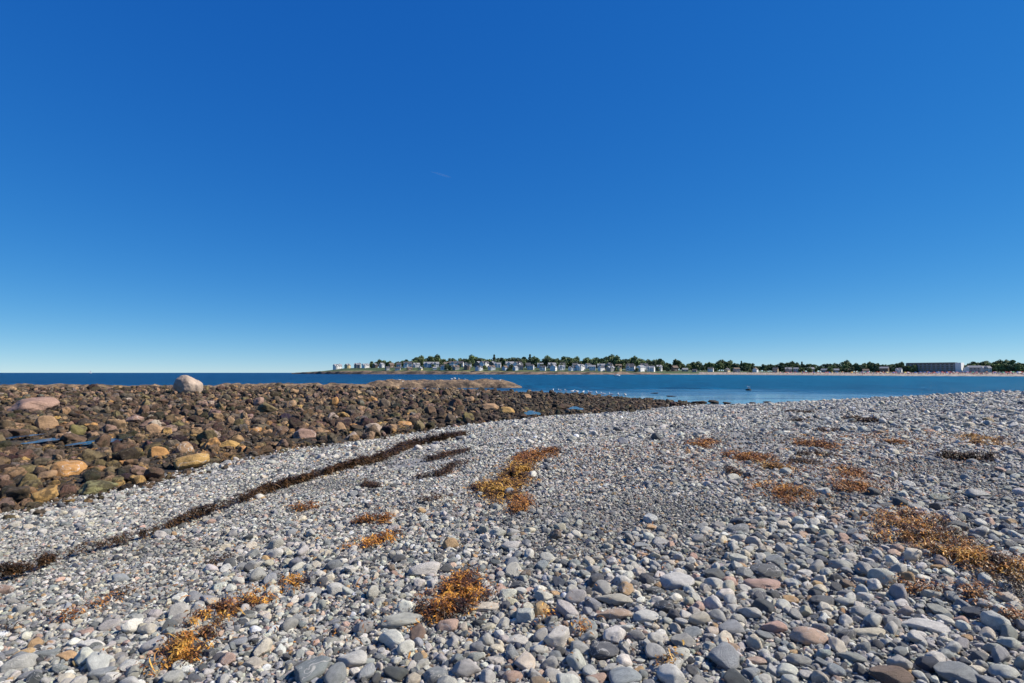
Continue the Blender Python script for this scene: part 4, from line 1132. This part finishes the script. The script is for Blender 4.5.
# hotel block -----------------------------------------------------------
def hotel(uc, w, dist, floors, label, wallc, endc, name='hotel'):
    xc, _ = at_dist(uc, dist)
    d = 16; fh = 3.3 if floors > 2 else 3.1; h = floors * fh
    t = empty(name, (xc, dist, 3.6)); t.rotation_euler = (0, 0, -.88)
    link('wall', box_me('wall', [(-w/2, w/2 - 7, 0, d, -2, h), ]), wallc, t)
    link('end_wall', box_me('end_wall', [(w/2 - 7, w/2, -1, d, -2, h + .8)]), endc, t)
    rf = link('roof', box_me('roof', [(-w/2 - .6, w/2 - 7.02, -1.9, d + .4, h, h + .5)]), MR['grey'], t)
    link('roof_parapet', box_me('roof_parapet', [(-w/2, w/2 - 7.5, 1, d - 2, h + .5, h + 1.4)]), MR['dark'], rf)
    n = int((w - 8) / 5.5)
    for f in range(floors):
        link('balcony', box_me('balcony', [(-w/2, w/2 - 7.05, -1.6, -.02, f * fh - .12, f * fh + .12), (-w/2, w/2 - 7.05, -1.65, -1.58, f * fh + .9, f * fh + 1.05)] +
             [(-w/2 + i * 5.5, -w/2 + i * 5.5 + .2, -1.6, -.02, f * fh + .13, f * fh + 2.9) for i in range(n + 1)]), MW['pale grey'], t)
        for i in range(n):
            xx = -w/2 + 1.2 + i * 5.5
            link('window', box_me('window', [(xx + .3, xx + 2.7, -.06, -.01, f * fh + .3, f * fh + 2.5)]), M_win, t)
    tag(t, label, 'hotel'); return t
hotel(932.5, 69, 860, 4, 'long four storey grey hotel with balconies and a pale right end', MW['grey-shingled'], M_trim)
hotel(888, 44, 930, 2, 'low two storey grey wing left of the long hotel', MW['grey-shingled'], MW['grey-shingled'], 'hotel_annex')
def pavilion():
    x, y = at_dist(1015, 830); t = empty('beach_pavilion', (x, y, 2.4))
    link('wall', box_me('wall', [(-18, 20, -4, 5, -2, 4.2)]), MW['brown'], t)
    link('roof', poly_me('roof', [(-20, -6, 4.2), (22, -6, 4.2), (22, 7, 4.2), (-20, 7, 4.2), (-14, .5, 7.2), (16, .5, 7.2)], [(0, 1, 5, 4), (1, 2, 5), (2, 3, 4, 5), (3, 0, 4), (0, 3, 2, 1)]), simple('pale_roof', (.5, .5, .5), .7), t)
    for i in range(7):
        link('window', box_me('window', [(-16 + i * 5, -13 + i * 5, -4.06, -4.01, 1, 3.2)]), M_win, t)
    tag(t, 'low pavilion with a broad pale roof at the far right beach', 'pavilion')
pavilion()

# trees -----------------------------------------------------------------
def leaf_mat(name, c):
    m, nt, b = new_mat(name)
    oi = N(nt, 'ShaderNodeObjectInfo'); geo = N(nt, 'ShaderNodeNewGeometry')
    nz = N(nt, 'ShaderNodeTexNoise', Scale=0.35, Detail=3.0); nt.links.new(geo.outputs['Position'], nz.inputs['Vector'])
    f = ramp(nt, nz.outputs['Fac'], [(.35, .55), (.65, 1.5)]); f2 = ramp(nt, oi.outputs['Random'], [(0, .7), (1, 1.35)])
    cc = mixc(nt, 1.0, mixc(nt, 1.0, c, f, 'MULTIPLY'), f2, 'MULTIPLY')
    nt.links.new(cc, b.inputs['Base Color']); b.inputs['Roughness'].default_value = .75
    return m
M_leafs = [leaf_mat('oak_leaves', (.12, .165, .06)), leaf_mat('pine_needles', (.085, .12, .06)), leaf_mat('bright_leaves', (.15, .20, .07))]
M_bark = simple('bark', (.08, .06, .045), .9, .2, 1)
def tree_crown(seed, hgt, rad, kind):
    r_ = np.random.default_rng(seed); pts = []
    if kind == 'cone':
        n = 1300; z = hgt * (.14 + .86 * r_.random(n) ** .9); rr = rad * (1.03 - z / hgt) * (.75 + .35 * np.sin(z * 2.2)) + .25
        a_ = r_.random(n) * 6.283; q = rr * np.sqrt(r_.random(n)); C_ = np.stack([q * np.cos(a_), q * np.sin(a_), z], -1)
    else:
        nb = 17; bc = []
        for i in range(nb):
            a_ = r_.random() * 6.283; q = rad * .62 * math.sqrt(r_.random()); zz = hgt * r_.uniform(.16, .88)
            bc.append((q * math.cos(a_), q * math.sin(a_), zz, rad * r_.uniform(.30, .5)))
        C_ = []
        for (x, y, z, rr) in bc:
            v = r_.normal(size=(115, 3)); v /= np.linalg.norm(v, axis=1)[:, None]
            C_.append(np.array([x, y, z]) + v * rr * (r_.random(115) ** .35)[:, None] * np.array([1, 1, .8]))
        C_ = np.concatenate(C_)
    n = len(C_); A = r_.normal(size=(n, 3)); A /= np.linalg.norm(A, axis=1)[:, None]
    B = np.cross(A, r_.normal(size=(n, 3))); B /= np.linalg.norm(B, axis=1)[:, None]
    s_ = rad * r_.uniform(.06, .13, n)[:, None]
    V = np.stack([C_ - A * s_, C_ + B * s_ * .7, C_ + A * s_, C_ - B * s_ * .7], 1).reshape(-1, 3)
    return mesh_np('crown', V, np.arange(4 * n).reshape(-1, 4), True)
def tree_trunk(hgt, rad, seed, kind):
    r_ = np.random.default_rng(seed); V, Fq = [], []
    def limb(p0, p1, r0, r1):
        p0 = np.array(p0, float); p1 = np.array(p1, float); d = p1 - p0; d /= np.linalg.norm(d); s_ = np.cross(d, [1, .2, 0]); s_ /= np.linalg.norm(s_); t = np.cross(d, s_); k = len(V)
        for p, r in ((p0, r0), (p1, r1)):
            for i in range(6):
                a_ = i / 6 * 6.283; V.append(p + r * (math.cos(a_) * s_ + math.sin(a_) * t))
        for i in range(6): Fq.append((k + i, k + (i + 1) % 6, k + 6 + (i + 1) % 6, k + 6 + i))
    if kind == 'cone': limb((0, 0, -1), (0, 0, hgt * .95), .32, .06)
    else:
        limb((0, 0, -1), (0, 0, hgt * .45), .45, .32)
        for i in range(5):
            a_ = i * 1.3; limb((0, 0, hgt * (.36 + .02 * i)), (rad * .5 * math.cos(a_), rad * .5 * math.sin(a_), hgt * .7), .22, .07)
    return mesh_np('trunk', V, Fq, True)
TP = {}
TKIND = [('spreading', 'round', 12, 7.2, 0), ('bushy', 'round', 8, 4.8, 2), ('tall broad', 'round', 14, 6.0, 0), ('pointed conifer', 'cone', 13, 4.2, 1), ('dark round', 'round', 10, 5.0, 1), ('bright green', 'round', 9, 5.5, 2)]
def place_tree(u, t, k, sc, dist=None):
    nm, sh, h, r, mi = TKIND[k]
    if k in TP: o = copy_tree(TP[k])
    else:
        o = empty('conifer_tree' if sh == 'cone' else 'tree', (0, 0, 0))
        link('crown', tree_crown(40 + k, h, r, sh), M_leafs[mi], o); link('trunk', tree_trunk(h, r, k, sh), M_bark, o); TP[k] = o
    x, y, z = land_pt(u, t); o.location = (x, y, z); o.rotation_euler = (0, 0, hr.random() * 6.28); o.scale = (sc * 1.1, sc * 1.1, sc)
    return o
TS = []
u = 372
while u < 1060:
    lo = 3.0 if 410 < u < 670 else 3.3
    if 900 < u < 968: u += 3.5; TS.append([u, 60 if u < 914 else 230, hr.choice([0, 4, 2]), 1.0]); continue
    k = hr.choices(range(6), [5, 2, 3, .25, 4, 2])[0]
    sc = hr.uniform(1.0, 1.5) * (1.28 if 410 < u < 660 else 1.0)
    TS.append([u, 108 + hr.uniform(0, 55), k, sc]); u += hr.uniform(lo * .5, lo * 1.1)
for i in range(60):                 # among the houses
    u = hr.uniform(390, 900); TS.append([u, hr.uniform(30, 95), hr.choice([1, 4, 0, 1]), hr.uniform(.6, .95)])
for u, k, sc in ((720, 2, 1.15), (716, 0, .9), (974, 5, 1.2), (968, 0, 1.0), (981, 5, 1.1), (999, 5, 1.25), (1005, 5, 1.3), (993, 0, 1.1), (1012, 4, 1.1), (1020, 5, 1.1), (834, 2, .8), (838, 0, .9), (864, 4, .9), (890, 4, .9)):
    TS.append([u, 75, k, sc])
TS.sort(key=lambda q: q[0])
tot = {}
for q in TS: tot[q[2]] = tot.get(q[2], 0) + 1
cnt = {}
for q in TS:
    o = place_tree(*q); cnt[q[2]] = cnt.get(q[2], 0) + 1
    nm = TKIND[q[2]][0]
    tag(o, '%s%s on the far shore, counted from the left' % (ORD[cnt[q[2]] - 1] or 'first ', nm if 'conifer' in nm else nm + ' tree'), 'tree', 'trees behind the far shore')

# small craft -------------------------------------------------------------
def hull_me(name, L, W, H, sheer=.25):
    n = 11; V = []; Fq = []
    for i in range(n):
        t = i / (n - 1); x = -L/2 + L * t; w = W/2 * (1 - max(0, (t - .45) / .55) ** 2.2) * (.86 + .14 * min(1, t * 4)); z = H + sheer * t ** 2
        w = max(w, .02)
        V += [(x, -w, z), (x, -w * .8, z * .35), (x - .0, 0, -.12 + .2 * max(0, t - .8) * 3), (x, w * .8, z * .35), (x, w, z), (x, w * .85, z - .08), (x, 0, z - .1), (x, -w * .85, z - .08)]
    for i in range(n - 1):
        for j in range(8): Fq.append((i * 8 + j, i * 8 + (j + 1) % 8, (i + 1) * 8 + (j + 1) % 8, (i + 1) * 8 + j))
    me = bpy.data.meshes.new(name); me.from_pydata(V, [], Fq + [tuple(range(7, -1, -1)), tuple((n - 1) * 8 + j for j in range(8))]); me.update(); return me
M_gel = simple('white_gelcoat', (.8, .8, .78), .3)
x, y = at_dist(617, 480); bt = empty('motorboat', (x, y, .05), .3)
link('hull', hull_me('hull', 5.2, 2.0, .75), M_gel, bt)
cb = link('cabin', box_me('cabin', [(-.6, 1.0, -.75, .75, .62, 1.5)]), M_gel, bt); link('windshield', box_me('windshield', [(.9, 1.06, -.7, .7, 1.05, 1.42)]), M_win, cb)
link('outboard_motor', box_me('outboard_motor', [(-2.95, -2.55, -.2, .2, .1, 1.15)]), simple('black_cowl', (.03, .03, .03), .4), bt)
tag(bt, 'small white motorboat moored in the bay off the far shore', 'boat')
x, y = at_dist(91, 2600); bt = empty('sailboat', (x, y, 0), .5)
link('hull', hull_me('hull', 11, 3.2, 1.3, .5), M_gel, bt)
link('mast', box_me('mast', [(.8, 1.0, -.1, .1, 1, 14)]), simple('mast_alloy', (.6, .6, .6), .4), bt)
link('mainsail', poly_me('mainsail', [(.75, 0, 2.2), (-4.6, .5, 2.4), (.75, 0, 13.4), (-1.9, .45, 7.5)], [(0, 1, 3), (0, 3, 2)]), simple('sailcloth', (.8, .8, .78), .8), bt)
link('jib', poly_me('jib', [(1.1, 0, 12.2), (5.2, 0, 1.7), (1.3, .5, 2.3), (2.6, .3, 6)], [(0, 1, 3), (1, 2, 3), (2, 0, 3)]), simple('jibcloth', (.8, .8, .78), .8), bt)
tag(bt, 'tiny white sailboat on the open sea horizon at left', 'sailboat')
# white marker buoy with dark foot in the shallows beside the reef
x, y = at_dist(748, 94); o = empty('mooring_buoy', (x, y, 0))
def lathe(name, prof, n=14):
    V = []; Fq = []
    for (r, z) in prof:
        for i in range(n): V.append((r * math.cos(i / n * 6.2832), r * math.sin(i / n * 6.2832), z))
    for j in range(len(prof) - 1):
        for i in range(n): Fq.append((j * n + i, j * n + (i + 1) % n, (j + 1) * n + (i + 1) % n, (j + 1) * n + i))
    return mesh_np(name, V, Fq, True)
wr = bpy.data.objects.new('boulder', BLIB[3]); C.objects.link(wr); bpy.data.objects.remove(o)
wr.location = (x, y, .05); wr.scale = (.55, .4, .28); wr['tint'] = [.04, .03, .02]
tag(wr, 'lone dark wet rock awash in the shallows with a gull on it', 'boulder', 'boulders of the reef')

# gulls ---------------------------------------------------------------------
def gull_mesh():
    prof = [(-.27, .005, .20, 1.6), (-.20, .022, .20, 1.7), (-.12, .05, .195, 1.15), (-.02, .078, .19, 1.0), (.07, .078, .195, 1.0), (.13, .055, .215, 1.0), (.165, .036, .25, 1.0), (.185, .034, .285, 1.0), (.21, .038, .31, .95), (.235, .032, .312, .9), (.25, .012, .305, .9), (.285, .008, .298, 1.2), (.30, .002, .29, 1)]
    n = 12; V = []; Fq = []; mats = []
    for (x, r, z, k) in prof:
        for i in range(n):
            a_ = i / n * 6.2832; V.append((x, r * k * math.cos(a_), z + r * math.sin(a_)))
    for j in range(len(prof) - 1):
        for i in range(n):
            Fq.append((j * n + i, (j + 1) * n + i, (j + 1) * n + (i + 1) % n, j * n + (i + 1) % n))
            up = 1 <= i <= 4
            mats.append(2 if j >= 9 else (1 if (up and 1 <= j <= 4) else (3 if j == 0 and up else 0)))
    for s_ in (-1, 1):                      # legs, grown out of the belly
        k = len(V)
        for (z, r) in ((.15, .009), (.0, .006)):
            for i in range(6): V.append((.01 + r * math.cos(i * 1.047), s_ * .03 + r * math.sin(i * 1.047), z))
        for i in range(6): Fq.append((k + i, k + 6 + i, k + 6 + (i + 1) % 6, k + (i + 1) % 6)); mats.append(2)
        k = len(V); V += [(.0, s_ * .03, .004), (.06, s_ * .03 - .02, .002), (.06, s_ * .03 + .02, .002), (.03, s_ * .03, .012)]
        Fq += [(k, k + 1, k + 3, k + 3), ]; Fq.pop(); Fq += [(k, k + 1, k + 2, k + 3)]; mats.append(2)
    me = mesh_np('gull', V, Fq); me.polygons.foreach_set('material_index', np.array(mats, np.int32)); return me
GM = gull_mesh()
for mm in (simple('gull_white', (.8, .8, .78), .8), simple('gull_mantle', (.32, .34, .37), .8), simple('gull_bill', (.6, .38, .08), .5), simple('gull_wingtip', (.03, .03, .03), .8)): GM.materials.append(mm)
GS = []
for u in (400, 403, 438, 452, 455, 459, 466, 492, 500): GS.append((u, 'ledge'))
for u in (553, 560, 566, 572, 577, 583, 590, 596, 603, 611, 618, 625): GS.append((u, 'reef'))
gl = ['leftmost gull of all, on the isolated ledge', 'second gull from the left on the isolated ledge'] + ['%sgull from the left on the isolated ledge' % ORD[k] for k in range(2, 9)]
gr_ = ['leftmost gull on the outer rim of the dark reef'] + ['%sgull from the left along the outer rim of the dark reef' % ORD[k] for k in range(1, 12)]
for k, (u, where) in enumerate(GS):
    o = bpy.data.objects.new('gull', GM); C.objects.link(o)
    if where == 'ledge':
        x, y = at_dist(u, 114 + hr.uniform(-1, 1)); x = min(max(x, -28), 0); z = ztop(L3[1], x, y); lab = gl[k]
    else:
        d = 80 - (u - 553) * .30 + hr.uniform(-2, 2); x, y = at_dist(u, d); z = max(float(ground(np.array([x]), np.array([y]))[0]), 0) + .22; lab = gr_[k - 9]
        pr = bpy.data.objects.new('boulder', BLIB[k % 14]); C.objects.link(pr); pr.location = (x, y, z - .22); pr.scale = (.4, .35, .25); pr.rotation_euler = (0, 0, hr.random() * 6); pr['tint'] = [.07, .05, .03]
        tag(pr, 'low dark rock under the ' + lab.replace('along the outer rim of the dark reef', 'on the reef rim').replace('on the outer rim of the dark reef', 'on the reef rim'), 'boulder', 'boulders of the reef'); z += .02
    o.location = (x, y, z); o.rotation_euler = (0, 0, hr.random() * 6.28); s_ = hr.uniform(1.15, 1.4); o.scale = (s_, s_, s_)
    tag(o, lab, 'gull', 'gulls resting by the water')
o = bpy.data.objects.new('gull', GM); C.objects.link(o); o.location = (wr.location.x, wr.location.y, .29); o.scale = (1.3, 1.3, 1.3); o.rotation_euler = (0, 0, 2.5)
tag(o, 'lone gull on the wet rock in the shallows', 'gull', 'gulls resting by the water')

# beach people and umbrellas --------------------------------------------------
UC = {'red': (.55, .05, .04), 'blue': (.05, .15, .5), 'white': (.75, .75, .72), 'orange': (.7, .25, .05), 'pink': (.65, .25, .28), 'green': (.08, .35, .15), 'yellow': (.7, .55, .1)}
UM = {k: simple(k + '_canvas', c, .8) for k, c in UC.items()}
UP = {}
def umbrella(col):
    if col in UP: return copy_tree(UP[col])
    t = empty('beach_umbrella', (0, 0, 0))
    link('canopy', lathe('canopy', [(1.25, 1.75), (1.2, 1.82), (.85, 2.08), (.4, 2.25), (.02, 2.32)], 10), UM[col], t)
    link('pole', lathe('pole', [(.03, -.2), (.03, 2.3)], 6), M_trim, t); UP[col] = t; return t
us_ = sorted([hr.uniform(770, 1022) for i in range(96)]); cnt = {}
for u in us_:
    col = hr.choices(list(UC), [3, 3, 3, 2, 3, 1, 1])[0]; o = umbrella(col); x, y, z = land_pt(u, 14 + hr.random() ** 1.5 * (20 + .8 * beach_w(u)), False); o.location = (x, y, z + .15); o.rotation_euler = (hr.uniform(-.2, .2), hr.uniform(-.2, .2), 0)
    cnt[col] = cnt.get(col, 0) + 1
    tag(o, '%s%s umbrella on the far sand beach, counted from the left' % (ORD[cnt[col] - 1] or 'first ', col), 'umbrella', 'umbrellas on the far sand beach')
prof = [(0.02, 0), (.10, .02), (.13, .45), (.17, .85), (.15, 1.05), (.20, 1.4), (.07, 1.5), (.065, 1.55), (.11, 1.65), (.10, 1.75), (.01, 1.8)]
V, Fq, Mi = [], [], []
for i in range(900):
    u = hr.uniform(700, 1023) if i % 3 else hr.uniform(860, 1023); x, y, z = land_pt(u, 8 + hr.random() ** 1.3 * (24 + .8 * beach_w(u)), False); a_ = hr.random() * 6.28; s_ = hr.uniform(.85, 1.05); k = len(V); n = 6; suit = hr.choice([1, 2, 3, 0, 0])
    for (r, h) in prof:
        for j in range(n):
            b_ = j / n * 6.2832; px, py = r * math.cos(b_) * 1.25, r * math.sin(b_) * .75
            V.append((x + (px * math.cos(a_) - py * math.sin(a_)) * s_, y + (px * math.sin(a_) + py * math.cos(a_)) * s_, z + .2 + h * s_))
    for q in range(len(prof) - 1):
        for j in range(n): Fq.append((k + q * n + j, k + q * n + (j + 1) % n, k + (q + 1) * n + (j + 1) % n, k + (q + 1) * n + j)); Mi.append(suit if 2 <= q <= 4 else (4 if q >= 8 else 0))
me = mesh_np('beach_crowd', V, Fq); ob = link('beach_crowd', me, [simple('skin', (.5, .30, .22), .6), UM['red'], UM['blue'], UM['white'], simple('hair', (.05, .035, .02), .8)]); me.polygons.foreach_set('material_index', np.array(Mi, np.int32))
tag(ob, 'far crowd of bathers standing on the sand beach', 'crowd', kind='stuff')

# short vapour trail high up ---------------------------------------------------
d_ = 24000.0
def sky_pt(u, v): r = ray(u, v); return Vector(r) * d_ / r[1] + Vector((0, 0, CAM_Z))
a_, b_ = sky_pt(431, 171.5), sky_pt(451, 177.5)
n = 40; V = []; Fq = []
for i in range(n):
    t = i / (n - 1); p = a_.lerp(b_, t); r = 30 * math.sin(math.pi * min(1, max(.02, t ** 1.4))) ** .7 + 4
    for j in range(8):
        q = j / 8 * 6.2832; V.append((p.x, p.y + r * math.cos(q), p.z + r * math.sin(q) * (1 + .3 * math.sin(i * 1.7))))
for i in range(n - 1):
    for j in range(8): Fq.append((i * 8 + j, i * 8 + (j + 1) % 8, (i + 1) * 8 + (j + 1) % 8, (i + 1) * 8 + j))
c = np.array(V).mean(0); me = mesh_np('vapour_trail', np.array(V) - c, Fq)
m, nt, b = new_mat('thin_vapour'); b.inputs['Base Color'].default_value = (.7, .75, .8, 1); b.inputs['Roughness'].default_value = 1; b.inputs['Alpha'].default_value = .07
ob = link('vapour_trail', me, m); ob.location = c; tag(ob, 'short faint wisp of vapour trail high in the sky', 'vapour trail', kind='stuff')
